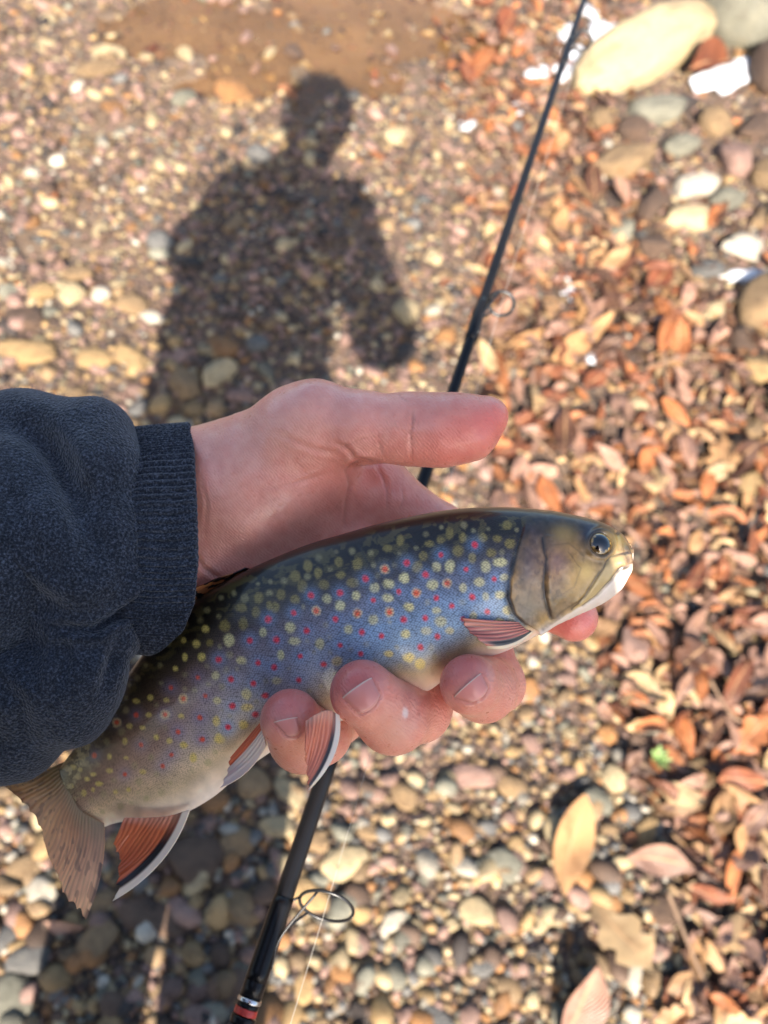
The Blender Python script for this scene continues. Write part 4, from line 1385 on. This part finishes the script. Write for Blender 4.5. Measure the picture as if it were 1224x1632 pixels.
# flesh squeezed by the fingers, soft wrinkles
for (cx, cy, r_, a_) in ((575, 1095, 62, 1.6), (750, 1085, 58, 1.2), (462, 1142, 56, 1.6)):
    disp -= a_ * np.exp(-(np.hypot(fx - cx, fy - cy) / r_) ** 4)
for a_, b_ in (((585, 905), (655, 975)), ((665, 885), (735, 945)), ((640, 985), (560, 1010)), ((470, 1050), (455, 1110))):
    disp -= 0.22 * np.exp(-(seg_dist(fx, fy, [a_, b_])[0] / 4.0) ** 2)
full = np.zeros((NS, NT))
full[:, :hf] = disp
full[:, hf:] = disp[:, 1:NT - hf + 1][:, ::-1]
edge_fade = smooth(0, 0.012, np.linspace(0, 1, NS))[:, None]
FVd = FVt + FN * (full * edge_fade)[..., None]

# ---- pigment, with the blue sky sheen of the flanks painted in
def S(*c):
    return lin(*c) * 0.95
def lerp_table(x, xs, cols):
    cols = np.array(cols)
    return np.stack([np.interp(x, xs, cols[:, k]) for k in range(3)], -1)
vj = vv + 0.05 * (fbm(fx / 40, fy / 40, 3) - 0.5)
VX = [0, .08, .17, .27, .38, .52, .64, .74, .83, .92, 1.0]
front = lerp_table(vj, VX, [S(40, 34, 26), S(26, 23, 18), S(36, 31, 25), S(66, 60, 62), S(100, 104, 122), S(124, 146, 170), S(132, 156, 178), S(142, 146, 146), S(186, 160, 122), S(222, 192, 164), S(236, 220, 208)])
rear = lerp_table(vj, VX, [S(36, 31, 22), S(34, 29, 21), S(40, 33, 24), S(74, 58, 43), S(124, 94, 74), S(166, 130, 108), S(190, 158, 130), S(222, 188, 146), S(234, 204, 164), S(246, 222, 192), S(250, 234, 216)])  # rear tones lightened in the colour to offset the shading there
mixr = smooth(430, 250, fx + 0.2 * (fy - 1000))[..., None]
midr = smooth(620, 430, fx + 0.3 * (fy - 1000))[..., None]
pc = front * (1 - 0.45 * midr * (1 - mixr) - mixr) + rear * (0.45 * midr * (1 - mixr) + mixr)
pc = pc * (0.70 + 0.62 * fbm(fx / 20, fy / 20, 4)[..., None])
# worm-like marks over the back
rx_, ry_ = fx * 0.92 - fy * 0.38, fx * 0.38 + fy * 0.92
wm_ = fbm(rx_ / 15 + 2.5 * fbm(rx_ / 23 + 5, ry_ / 23), ry_ / 7.5 + 20 + 2.5 * fbm(rx_ / 19, ry_ / 19 + 9), 2)
ver = smooth(0.50, 0.58, wm_) * smooth(0.25, 0.12, vj) * smooth(0.02, 0.06, vj)
pc = pc * (1 - 0.55 * ver[..., None]) + S(98, 88, 50) * 0.55 * ver[..., None]
# spots read from the photograph
def zz(ox, oy, k, pts):
    return [(ox + k * a, oy + k * b) for a, b in pts]
red = zz(260, 800, .4085, [(690,355),(577,365),(510,433),(410,458),(338,540),(443,538),(560,503),(535,602),(433,645),(265,692),(217,615),(352,708),(165,757),(270,797),(143,842),(30,725),(8,830),(58,897),(150,927),(252,880),(395,760),(690,560),(775,508),(852,523),(672,457),(820,383),(790,300),(920,350),(770,597),(625,635),(528,697),(135,685),(370,628)])
red += zz(640, 780, .3268, [(357,270),(192,320),(315,390),(25,358),(117,415),(73,507),(170,530),(345,525),(245,568),(452,437),(418,597),(115,628),(175,718),(92,770),(300,632),(10,635)])
red += zz(0, 1080, .3758, [(848,170),(577,158),(755,230),(860,262),(727,328),(598,285),(968,210),(1080,160),(400,330),(530,410),(690,375)])
orng = zz(0, 1080, .3758, [(700,157),(778,90),(495,190)]) + zz(260, 800, .4085, [(597,425),(758,435),(883,430),(988,355),(865,262)]) + zz(640, 780, .3268, [(222,457)])
yel = zz(640, 780, .3268, [(467,240),(515,175),(275,300),(235,375),(410,378),(480,355),(437,310),(345,335),(380,452),(410,522),(480,515),(150,465),(300,480),(170,378),(105,325),(190,645),(235,690),(350,620),(478,650),(517,590),(22,705),(170,590),(35,575),(15,432),(190,250),(235,215),(135,265),(298,235),(75,378),(530,265),(395,235),(500,430),(120,690),(40,820),(90,850)])
yel += zz(260, 800, .4085, [(257,540),(305,618),(183,550),(313,475),(240,483),(362,430),(415,405),(305,413),(372,375),(460,362),(515,380),(437,410),(543,330),(627,323),(605,277),(693,285),(740,315),(690,405),(753,365),(640,378),(515,290),(565,250),(685,233),(757,243),(497,490),(390,508),(513,543),(612,553),(723,497),(820,460),(878,375),(440,700),(460,598),(325,750),(205,677),(85,605),(150,605),(130,553),(48,650),(78,770),(70,835),(210,775),(208,855),(80,945),(313,870),(215,920),(327,803),(677,625),(880,595),(958,607),(945,515),(958,410),(940,298),(880,320),(825,335),(875,180),(925,150),(165,495),(80,540)])
yel += zz(0, 1080, .3758, [(637,85),(630,158),(705,95),(578,100),(605,212),(663,252),(718,268),(780,287),(820,340),(530,270),(465,335),(535,340),(605,400),(465,395),(395,410),(340,390),(395,475),(330,420),(300,460),(490,485),(545,475),(355,490),(280,540),(550,205),(930,260),(420,450),(310,380),(370,430)])
wob = 1 + 0.3 * (fbm(fx / 5, fy / 5, 2) - 0.5)
rsp = np.random.default_rng(11)
small = []
for _ in range(900):
    i_, j_ = rsp.integers(150, NS - 40), rsp.integers(int(hf * .18), int(hf * .72))
    a, b_ = float(fx[i_, j_]), float(fy[i_, j_])
    if min(math.hypot(a - q_[0], b_ - q_[1]) for q_ in yel + red + orng + small) > 15.5:
        small.append((a, b_))
for (a, b_) in small:
    q = np.hypot(fx - a, (fy - b_) * rsp.uniform(.8, 1.2)) * wob
    sz = rsp.uniform(3.5, 6.5)
    m = (smooth(sz * 1.4, sz * .4, q) * rsp.uniform(.25, .55) * (1 - head))[..., None]
    pc = pc * (1 - m) + S(178, 164, 112) * m
tailf = lambda a: float(np.clip((a - 140) / 220, 0.55, 1))
for (a, b_) in yel:
    sz = rsp.uniform(6.8, 9.8) * tailf(a)
    e = rsp.uniform(0.8, 1.25)
    q = np.hypot((fx - a) * e, (fy - b_) / e) * wob
    m = (smooth(sz * 1.22, sz * 0.60, q) * rsp.uniform(.62, .88) * (1 - head))[..., None]
    vloc = float(vv.ravel()[np.argmin(np.abs(fx - a) + np.abs(fy - b_))])
    c_ = S(222, 196, 104) if vloc > .62 or a < 330 else (S(214, 200, 140) if vloc > 0.28 else S(140, 122, 62))
    pc = pc * (1 - m) + c_ * m
for (a, b_) in red + orng:
    isr = (a, b_) in red
    sz = rsp.uniform(4.0, 5.6) * max(tailf(a), .8)
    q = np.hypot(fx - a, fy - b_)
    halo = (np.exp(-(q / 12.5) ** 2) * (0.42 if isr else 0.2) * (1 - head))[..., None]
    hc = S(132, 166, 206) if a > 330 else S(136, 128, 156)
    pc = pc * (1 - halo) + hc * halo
    if not isr:
        m = (smooth(9.5, 6.0, q * wob) * 0.75)[..., None]
        pc = pc * (1 - m) + S(216, 188, 140) * m
    m = (smooth(sz * 1.4, sz * 0.5, q * wob) * 0.92)[..., None]
    pc = pc * (1 - m) + (S(222, 48, 62) if isr and a > 330 else S(224, 84, 52)) * m
# wrinkle lines, darkened in colour
for pl, st_ in (([(572, 870), (590, 905), (628, 950), (660, 985)], .5), ([(655, 862), (690, 905), (735, 948)], .4), ([(595, 985), (560, 1010), (470, 1040)], .25)):
    m = (np.exp(-(seg_dist(fx, fy, pl)[0] / 2.4) ** 2) * st_)[..., None]
    pc = pc * (1 - m) + S(44, 46, 52) * m
# head colours
hd = lerp_table(vj, [0, .07, .16, .3, .5, .7, .85, 1], [S(66, 52, 34), S(34, 29, 26), S(52, 42, 36), S(104, 82, 58), S(120, 94, 60), S(98, 80, 60), S(132, 112, 86), S(206, 192, 174)])
hd = hd * (0.72 + 1.3 * fbm(fx / 13 + 9, fy / 13, 4)[..., None])
hd = hd * (0.35 + 1.3 * fbm(fx / 8 + 3, fy / 8 + 11, 3)[..., None])
ir_ = fbm(fx / 24 + 50, fy / 24, 3)[..., None]
hd = hd * (1 + (ir_ - 0.5) * np.array([0.9, 0.5, -0.9]))
fl_ = smooth(.60, .72, fbm(fx / 6 + 31, fy / 6, 2)) * 0.45 * smooth(.9, .75, vv)
hd = hd * (1 - fl_[..., None]) + S(52, 42, 36) * fl_[..., None]
def blob(c, cx, cy, rx, ry, a, ang=0):
    global hd
    ca, sa = math.cos(math.radians(ang)), math.sin(math.radians(ang))
    dx, dy = fx - cx, fy - cy
    m = (a * np.exp(-(((dx * ca + dy * sa) / rx) ** 2 + ((-dx * sa + dy * ca) / ry) ** 2)))[..., None]
    hd = hd * (1 - m) + c * m
blob(S(206, 168, 96), 898, 852, 20, 16, .45)
blob(S(206, 164, 76), 925, 925, 30, 32, .6, 30)
blob(S(232, 194, 110), 935, 912, 12, 14, .55)
blob(S(196, 148, 66), 905, 875, 24, 14, .4)
blob(S(140, 98, 104), 888, 898, 20, 28, .45)
blob(S(104, 80, 84), 846, 905, 15, 44, .5)
blob(S(58, 48, 44), 835, 880, 10, 30, .4)
blob(S(152, 118, 60), 852, 955, 12, 20, .4)
blob(S(128, 112, 78), 838, 960, 20, 26, .5)
blob(S(104, 90, 74), 895, 970, 34, 14, .55, -30)
blob(S(132, 112, 50), 982, 862, 18, 22, .55)
blob(S(60, 54, 40), 968, 842, 16, 7, .5, 30)
blob(S(44, 48, 62), 938, 850, 9, 15, .8, 20)
blob(S(168, 146, 98), 975, 900, 16, 20, .55, 40)
mx_ = smooth(6, -3, d3) * 0  # keep arrays aligned
inmax = smooth(0, 3, side_of(fx, fy, [(1000, 870), (972, 887), (949, 922), (930, 951), (912, 971)]) + 1)
lower = smooth(-1, 5, (fx - np.interp(fy, [895, 903, 927, 950, 965, 978, 1030], [1002, 990, 973, 951, 929, 902, 820])))
mxl = (inmax * (1 - lower) * (fy > 884))[..., None]
hd = hd * (1 - 0.7 * mxl) + S(196, 172, 120) * 0.7 * mxl
lw = (lower * (fy > 898))[..., None]
hd = hd * (1 - 0.9 * lw) + S(222, 210, 198) * 0.9 * lw
blob(S(84, 66, 60), 997, 893, 13, 13, .95)
blob(S(34, 26, 24), 994, 905, 12, 3.5, .9, -25)
blob(S(70, 60, 56), 985, 908, 9, 8, .6)
blob(S(60, 52, 42), 984, 848, 4, 4, .85)
for pl, wd_, st_ in ((PREOP, 2.6, .9), (MAXU, 2.0, .75), (MAXL[:4], 2.0, .6), ([(905, 880), (925, 905), (915, 935), (890, 950)], 1.3, .35), ([(878, 870), (905, 866), (930, 885)], 1.2, .3), ([(877, 985), (905, 968), (925, 955)], 1.4, .4), ([(812, 955), (850, 975), (846, 992)], 1.4, .3), ([(862, 905), (845, 930), (838, 965)], 1.2, .25)):
    m = (np.exp(-(seg_dist(fx + 5 * (fbm(fx / 16, fy / 16) - .5), fy, pl)[0] / (wd_ * (0.5 + 1.1 * fbm(fx / 20 + 4, fy / 20, 2)))) ** 2) * st_)[..., None]
    hd = hd * (1 - m) + S(40, 34, 34) * m
m = (np.exp(-((de - 20) / 3.0) ** 2) * 0.55)[..., None]
hd = hd * (1 - m) + S(66, 58, 44) * m
headc = head * smooth(0.0, 0.16, vv) + (1 - smooth(0.0, 0.16, vv)) * smooth(800, 900, fx)
pc = pc * (1 - headc[..., None]) + hd * headc[..., None]
m = (np.exp(-((rel + 3) / 5.5) ** 2) * (0.35 + 0.8 * fbm(fx / 18, fy / 18, 2)) * smooth(825, 860, fy) * smooth(1012, 985, fy))[..., None]
pc = pc * (1 - m) + S(42, 38, 40) * m
# brown ridge line of the back, seen edge on
m = (smooth(0.030, 0.010, vv) * smooth(560, 700, fx))[..., None]
pc = pc * (1 - 0.75 * m) + S(112, 92, 66) * 0.75 * m
# scaly wrist of the tail
m = (smooth(150, 105, fx + 0.3 * (fy - 1260)) * (0.3 + 0.7 * smooth(.45, .6, fbm(fx / 7, fy / 7, 3))))[..., None]
pc = pc * (1 - m) + S(184, 166, 122) * m
scale_mask = (1 - head) * smooth(0.92, 0.70, vv) * smooth(0.03, 0.12, vv)
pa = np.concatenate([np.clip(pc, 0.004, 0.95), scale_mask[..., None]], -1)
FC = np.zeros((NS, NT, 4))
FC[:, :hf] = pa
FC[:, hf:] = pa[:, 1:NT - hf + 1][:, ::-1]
arc = np.concatenate([[0], np.cumsum(np.linalg.norm(np.diff(mid, axis=0), axis=1))])
girth = np.linalg.norm(upv, axis=1) * 1.15
UVg = np.stack([arc[:, None] * np.ones(NT), (girth[:, None] * np.where(th < np.pi, th, 2 * np.pi - th)[None])], -1)

trm, nd, lk, b = new_mat('trout_skin')
at = N(nd, 'Attribute', attribute_name='Col')
uv = N(nd, 'UVMap')
mp = N(nd, 'Mapping')
mp.inputs['Scale'].default_value = (1.0, 1.15, 1)
mp.inputs['Rotation'].default_value = (0, 0, 0.6)
lk.new(uv.outputs[0], mp.inputs['Vector'])
vo = N(nd, 'TexVoronoi', Scale=1.12, Randomness=0.55, feature='F1', voronoi_dimensions='2D')
lk.new(mp.outputs[0], vo.inputs['Vector'])
sc_ = ramp(nd, lk, vo.outputs['Distance'], [(0.12, 1.40), (0.42, 1.0), (0.75, 0.42)])
msk = N(nd, 'Math', operation='MULTIPLY')
msk.inputs[1].default_value = 0.85
lk.new(at.outputs['Alpha'], msk.inputs[0])
c = mixc(nd, lk, msk.outputs[0], at.outputs['Color'], mixc(nd, lk, 1.0, at.outputs['Color'], sc_, 'MULTIPLY'))
lk.new(c, b.inputs['Base Color'])
inv = N(nd, 'Math', operation='MULTIPLY_ADD')
inv.inputs[1].default_value = -1.0
inv.inputs[2].default_value = 1.0
lk.new(vo.outputs['Distance'], inv.inputs[0])
hm = N(nd, 'Math', operation='MULTIPLY')
lk.new(inv.outputs[0], hm.inputs[0])
lk.new(at.outputs['Alpha'], hm.inputs[1])
tc = N(nd, 'TexCoord')
nz = N(nd, 'TexNoise', Scale=330.0, Detail=4.0)
lk.new(tc.outputs['Object'], nz.inputs['Vector'])
b1 = bump(nd, lk, hm.outputs[0], 0.28, 0.0005)
b2 = bump(nd, lk, nz.outputs[0], 0.15, 0.0008, b, b1)
b.inputs['Roughness'].default_value = 0.36
b.inputs['Specular IOR Level'].default_value = 0.35
b.inputs['Coat Weight'].default_value = 0.4
b.inputs['Coat Roughness'].default_value = 0.13
b.inputs['Subsurface Weight'].default_value = 0.05
b.inputs['Subsurface Scale'].default_value = 0.002

fish = empty('brook_trout', to_world(mid[NS // 2]), 'small speckled brook trout with blue flanks and red spots lying in the open palm', 'fish')
fv = np.concatenate([FVd.reshape(-1, 3), mid[:1], mid[-1:]])
ff = grid_faces(NS, NT, True)
j = np.arange(NT)
caps = np.concatenate([np.stack([np.full(NT, NS * NT), (j + 1) % NT, j], 1), np.stack([np.full(NT, NS * NT + 1), (NS - 1) * NT + j, (NS - 1) * NT + (j + 1) % NT], 1)])
uvs = np.concatenate([UVg.reshape(-1, 2), [[0, 0], [0, 0]]])
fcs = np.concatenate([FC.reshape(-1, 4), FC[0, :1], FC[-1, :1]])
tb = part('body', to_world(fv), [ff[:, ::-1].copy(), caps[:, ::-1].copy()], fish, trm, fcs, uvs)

# eye: iris ring and pupil on a small globe
def fish_surface(px, py):
    k = np.argmin((fx - px) ** 2 + (fy - py) ** 2)
    i_, j_ = np.unravel_index(k, fx.shape)
    return FVt[i_, j_], FN[i_, j_]
def globe(c, n, r, sub=4):
    v, f = ICO[sub]
    return c + v * r, f, (v @ n)
eyem, nd, lk, b = new_mat('trout_eye')
at = N(nd, 'Attribute', attribute_name='Col')
lk.new(at.outputs['Color'], b.inputs['Base Color'])
b.inputs['Roughness'].default_value = 0.06
b.inputs['Coat Weight'].default_value = 1.0
b.inputs['Coat Roughness'].default_value = 0.02
for side in (0, 1):
    c_, n_ = fish_surface(957, 867)
    if side:
        k = np.argmin((fx - 957) ** 2 + (fy - 867) ** 2)
        i_, j_ = np.unravel_index(k, fx.shape)
        c_, n_ = FVt[i_, (NT - j_) % NT], FN[i_, (NT - j_) % NT]
    vg, fg, cosn = globe(c_ - n_ * 2.9, n_, 4.7)
    ax_ = np.arccos(np.clip(cosn, -1, 1))
    ec = np.where(ax_[:, None] < 0.66, lin(8, 9, 14), np.where(ax_[:, None] < 0.73, lin(170, 136, 72), lin(98, 74, 42)))
    ec = np.where(ax_[:, None] > 1.05, lin(60, 46, 30), ec)
    eo = part('eye', to_world(vg), fg, fish, eyem, ec)

# fins: ray-ridged sheets between a base curve and a margin curve
finm, nd, lk, b = new_mat('fin_membrane')
at = N(nd, 'Attribute', attribute_name='Col')
lk.new(at.outputs['Color'], b.inputs['Base Color'])
b.inputs['Roughness'].default_value = 0.38
b.inputs['Coat Weight'].default_value = 0.35
b.inputs['Coat Roughness'].default_value = 0.15
b.inputs['Subsurface Weight'].default_value = 0.2
b.inputs['Subsurface Scale'].default_value = 0.002
def fin(name, base, tip, colour, rays, bulge=(0, 0), nt=150, nr=70, jag=0.0, ridge=0.10, label=None):
    t_, r_ = np.meshgrid(np.linspace(0, 1, nt), np.linspace(0, 1, nr), indexing='ij')
    B, T = crom(base, nt), crom(tip, nt)
    jg = 1 - jag * np.abs(np.sin(np.linspace(0, 1, nt) * rays * np.pi * .5)) * vnoise(np.linspace(0, 9, nt), np.zeros(nt))
    rr_ = r_ * jg[:, None]
    g = B[:, None] * (1 - rr_)[..., None] + T[:, None] * rr_[..., None]
    g[..., 0] += bulge[0] * t_ ** 2 * 4 * r_ * (1 - r_)
    g[..., 1] += bulge[1] * t_ ** 2 * 4 * r_ * (1 - r_)
    g[..., 2] += 1.1 * r_ * np.sin(t_ * 5.5 + 2.5 * r_ + len(base))
    g[..., 0] += 1.5 * r_ ** 2 * np.sin(t_ * 23)
    v = cs(g[..., 0], g[..., 1], g[..., 2])
    rd = np.sin((t_ + 0.012 * np.sin(r_ * 7 + t_ * 11)) * rays * 2 * np.pi)
    n_ = np.cross(np.gradient(v, axis=0), np.gradient(v, axis=1))
    n_ /= np.linalg.norm(n_, axis=2, keepdims=True) + 1e-9
    n_ *= np.sign((n_ * -v).sum(2))[..., None]
    thk = 0.42 * (1 - 0.6 * r_)
    fr_ = v + n_ * (thk + ridge * rd * (1 - .5 * r_) * smooth(.9, .8, t_))[..., None]
    bk_ = v - n_ * (thk + ridge * rd * (1 - .5 * r_) * smooth(.9, .8, t_))[..., None]
    col_ = colour(t_, r_, rd).reshape(-1, 3)
    m_ = nt * nr
    ring = np.concatenate([np.arange(nt) * nr, (nt - 1) * nr + np.arange(1, nr), np.arange(nt - 2, -1, -1) * nr + nr - 1, np.arange(nr - 2, 0, -1)])
    r2 = np.roll(ring, -1)
    side_f = np.stack([ring, r2, r2 + m_, ring + m_], 1)
    f1 = grid_faces(nt, nr)
    o_ = part(name, to_world(np.concatenate([fr_.reshape(-1, 3), bk_.reshape(-1, 3)])), np.concatenate([f1, f1[:, ::-1] + m_, side_f]), fish, finm, np.concatenate([col_, col_]))
    if label:
        o_['label'] = label
    return o_
def c3(m, a, b_):
    return a * (1 - m[..., None]) + np.asarray(b_) * m[..., None]
def lead_fin(orange, w0=.86, w1=.74):
    def f(t, r, rd):
        c = np.ones(t.shape + (3,)) * lin(*orange) * (0.82 + 0.35 * fbm(t * 30, r * 4, 3))[..., None]
        c = c3(0.30 * smooth(0.2, -0.9, rd) * (0.4 + 1.1 * fbm(t * 8 + 3, r * 5, 2)), c, lin(150, 60, 36))
        c = c3(0.45 * smooth(.25, 0, r), c, lin(226, 178, 150))
        c = c3(smooth(w1 - .03, w1 + .02, t) * (0.55 + .45 * smooth(.1, .4, r)), c, lin(34, 26, 24))
        c = c3(smooth(w0 - .02, w0 + .02, t), c, lin(232, 214, 190))
        return c
    return f
fin('anal_fin', [(199, 1303, 276), (235, 1303, 275), (270, 1300, 273), (303, 1290, 272)], [(181, 1344, 274), (190, 1372, 272), (187, 1400, 270), (180, 1437, 268)], lead_fin((214, 112, 66), .88, .76), 13, (15, 11), jag=0.08, label='orange anal fin with a black stripe and white leading edge')
fin('pelvic_fin', [(488, 1150, 228), (505, 1138, 228), (522, 1132, 230), (540, 1140, 232)], [(486, 1196, 224), (489, 1222, 224), (491, 1244, 224), (493, 1259, 224)], lead_fin((216, 120, 84), .88, .80), 9, (17, 2), label='orange pelvic fin with a white edge draped over the little finger')
def pelv2(t, r, rd):
    c = np.ones(t.shape + (3,)) * lin(214, 104, 66) * (0.8 + 0.4 * fbm(t * 25, r * 4, 3))[..., None]
    return c3(smooth(.38, .46, t), c, lin(214, 196, 180))
fin('pelvic_fin', [(418, 1150, 252), (420, 1165, 250), (424, 1188, 250)], [(367, 1207, 258), (364, 1228, 256), (352, 1256, 256)], pelv2, 8, (6, 8), label='orange pelvic fin with a broad white edge')
def pect(t, r, rd):
    c = np.ones(t.shape + (3,)) * lin(184, 104, 88) * (0.85 + 0.3 * fbm(t * 20, r * 4, 3))[..., None]
    c = c3(0.6 * smooth(0.1, -0.6, rd), c, lin(74, 46, 44))
    c = c3(smooth(.74, .80, t) * smooth(1.0, .75, r), c, lin(38, 32, 26))
    return c3(smooth(.90, .93, t), c, lin(216, 196, 164))
fin('pectoral_fin', [(826, 992, 243), (832, 998, 243), (840, 1004, 243), (848, 1006, 244)], [(736, 985, 239), (745, 1003, 239), (760, 1016, 240), (778, 1033, 242)], pect, 7, (4, 10), label='pink pectoral fin with dark rays folded against the belly')
def caud(t, r, rd):
    c = lerp_table(t, [0, .3, .6, 1], [lin(160, 128, 80), lin(184, 140, 88), lin(216, 152, 98), lin(222, 168, 122)]) * (0.75 + 0.45 * fbm(t * 18, r * 5, 3))[..., None]
    c = c3(0.30 * smooth(0.2, -0.8, rd) * (0.3 + 1.2 * fbm(t * 9, r * 6, 2)), c, lin(112, 82, 54))
    c = c * (0.8 + 0.5 * smooth(.2, .8, r))[..., None]
    dots = smooth(.66, .74, vnoise(t * 42 + 5, r * 11)) * smooth(.25, .5, r)
    c = c3(0.42 * dots, c, lin(64, 46, 36))
    c = c3(0.7 * smooth(.955, .985, t) * (fbm(r * 8, t) > .45), c, lin(40, 32, 34))
    return c3(0.75 * smooth(.35, .0, r), c, lin(150, 130, 90))
fin('tail_fin', [(104, 1214, 290), (108, 1250, 287), (128, 1290, 285), (166, 1312, 285)], [(8, 1254, 284), (50, 1296, 280), (80, 1368, 277), (104, 1428, 274), (138, 1466, 273)], caud, 25, (10, 0), nt=260, nr=110, jag=0.06, ridge=0.06, label='brown spotted tail fin')
def dors(t, r, rd):
    c = np.ones(t.shape + (3,)) * lin(176, 112, 66) * (0.8 + 0.4 * fbm(t * 10, r * 4, 3))[..., None]
    return c3(smooth(.47, .55, fbm(t * 11 + 2, r * 5, 2)), c, lin(24, 20, 18))
fin('dorsal_fin', [(282, 992, 274), (330, 950, 271), (400, 908, 268)], [(292, 962, 268), (310, 938, 266), (392, 905, 266)], dors, 10, label='folded dorsal fin with black blotches on orange')
fin('adipose_fin', [(205, 1080, 284), (190, 1098, 285)], [(190, 1075, 284), (180, 1092, 285)], dors, 4, nt=30, nr=20)

# ------------------------------------------------------------------ the rod
BLANK = simple('carbon_rod_blank', (0.006, 0.006, 0.007), 0.28, noise=0.2, coat=0.05, spec=0.18)
GRIPM = simple('foam_grip', (0.02, 0.02, 0.021), 0.8, noise=0.3, scale=300)
REDM = simple('red_thread', (0.42, 0.03, 0.02), 0.4, noise=0.3, scale=500)
SILV = simple('silver_ring', (0.55, 0.55, 0.56), 0.25, metal=1.0)
WIRE = simple('guide_wire', (0.012, 0.012, 0.013), 0.35, metal=0.2)
LINEM = simple('fishing_line', (0.34, 0.32, 0.28), 0.3)
rp0, rp1 = W(405, 1572, 312), W(768, 486, 470)
rdir = (rp1 - rp0) / np.linalg.norm(rp1 - rp0)
def along(m):
    return rp0 + rdir * m
Lr = np.linalg.norm(rp1 - rp0)
rod = empty('fishing_rod', along(-0.22), 'black spinning rod with wire line guides passing behind the hand', 'fishing rod')
def rtube(name, m0, m1, r0, r1, mat, n=20, seg=24, parent=None):
    m = np.linspace(m0, m1, n)
    v, f = tube(np.array([along(q) for q in m]), np.linspace(r0, r1, n), seg)
    return part(name, v, f, parent or rod, mat)
rtube('blank', 0.0, 1.25, 0.0041, 0.0008, BLANK, 60)
rtube('collar', -0.004, 0.028, 0.0046, 0.0044, BLANK, 8)
rtube('trim_ring', -0.0058, -0.0042, 0.0049, 0.0049, SILV, 4)
rtube('collar', -0.0075, -0.0060, 0.0046, 0.0046, BLANK, 4)
rtube('thread_wrap', -0.0102, -0.0077, 0.0047, 0.0047, REDM, 6)
rtube('winding_check', -0.0135, -0.0107, 0.0050, 0.0052, BLANK, 5)
rtube('grip', -0.22, -0.0137, 0.0105, 0.0052, GRIPM, 24)
rtube('reel_seat', -0.40, -0.2202, 0.010, 0.010, BLANK, 12)
rightv = np.cross(rdir, FW)
rightv /= np.linalg.norm(rightv)
if rightv @ RT < 0:
    rightv = -rightv
def guide(m, ring_r, stand, wire):
    blank_r = 0.0041 + (0.0008 - 0.0041) * m / 1.25
    wrap = rtube('guide_foot_wrap', m - 0.028, m + 0.004, blank_r + 0.0006, blank_r + 0.0004, BLANK, 10)
    off = rightv
    c0 = along(m) + off * (stand + ring_r) + rdir * 0.006
    side = np.cross(off, rdir)
    a = np.linspace(0, 2 * np.pi, 48)
    tilt = off
    side2 = side * 0.88 + rdir * (0.47 if side @ FW < 0 else -0.47)
    pts = np.array([c0 + tilt * ring_r * math.cos(q) + side2 * ring_r * math.sin(q) for q in a])
    v, f = tube(pts, wire * 1.25, 12)
    gd = part('guide_ring', v, f, rod, WIRE)
    for s in (-1, 1):
        p = np.array([along(m - 0.022) + off * (blank_r + .0004) + side * s * 0.001, along(m - 0.010) + off * (stand * .6) + side * s * ring_r * .3, c0 + side2 * s * ring_r * 0.85 - off * ring_r * 0.5])
        v, f = tube(crom(p, 16), wire, 10)
        part('guide_leg', v, f, rod, WIRE)
    p = np.array([along(m + 0.004) + off * blank_r, c0 - off * ring_r])
    v, f = tube(crom(p, 6), wire, 10)
    part('guide_leg', v, f, rod, WIRE)
    return c0
g1 = guide(0.030, 0.0118, 0.0065, 0.00055)
g2 = guide(Lr, 0.0076, 0.0035, 0.0009)
depth3 = np.linalg.norm(W(905, 62, 640) - rp0)
# find the distance along the rod whose image height is the third guide's
mm = np.linspace(Lr, 1.2, 400)
k3 = mm[np.argmin(np.abs(np.array([wpix(along(q))[1] for q in mm]) - 66))]
g3 = guide(k3, 0.0064, 0.0025, 0.0010)
g4 = guide(min(k3 + 0.2, 1.1), 0.0045, 0.002, 0.0005)
lp_ = np.array([along(-0.2) + rightv * 0.02, g1, g2, g3, g4])
pl = np.concatenate([np.linspace(lp_[k], lp_[k + 1], 12, endpoint=False) for k in range(4)])
v, f = tube(pl, 0.00011, 6)
part('line', v, f, rod, LINEM)
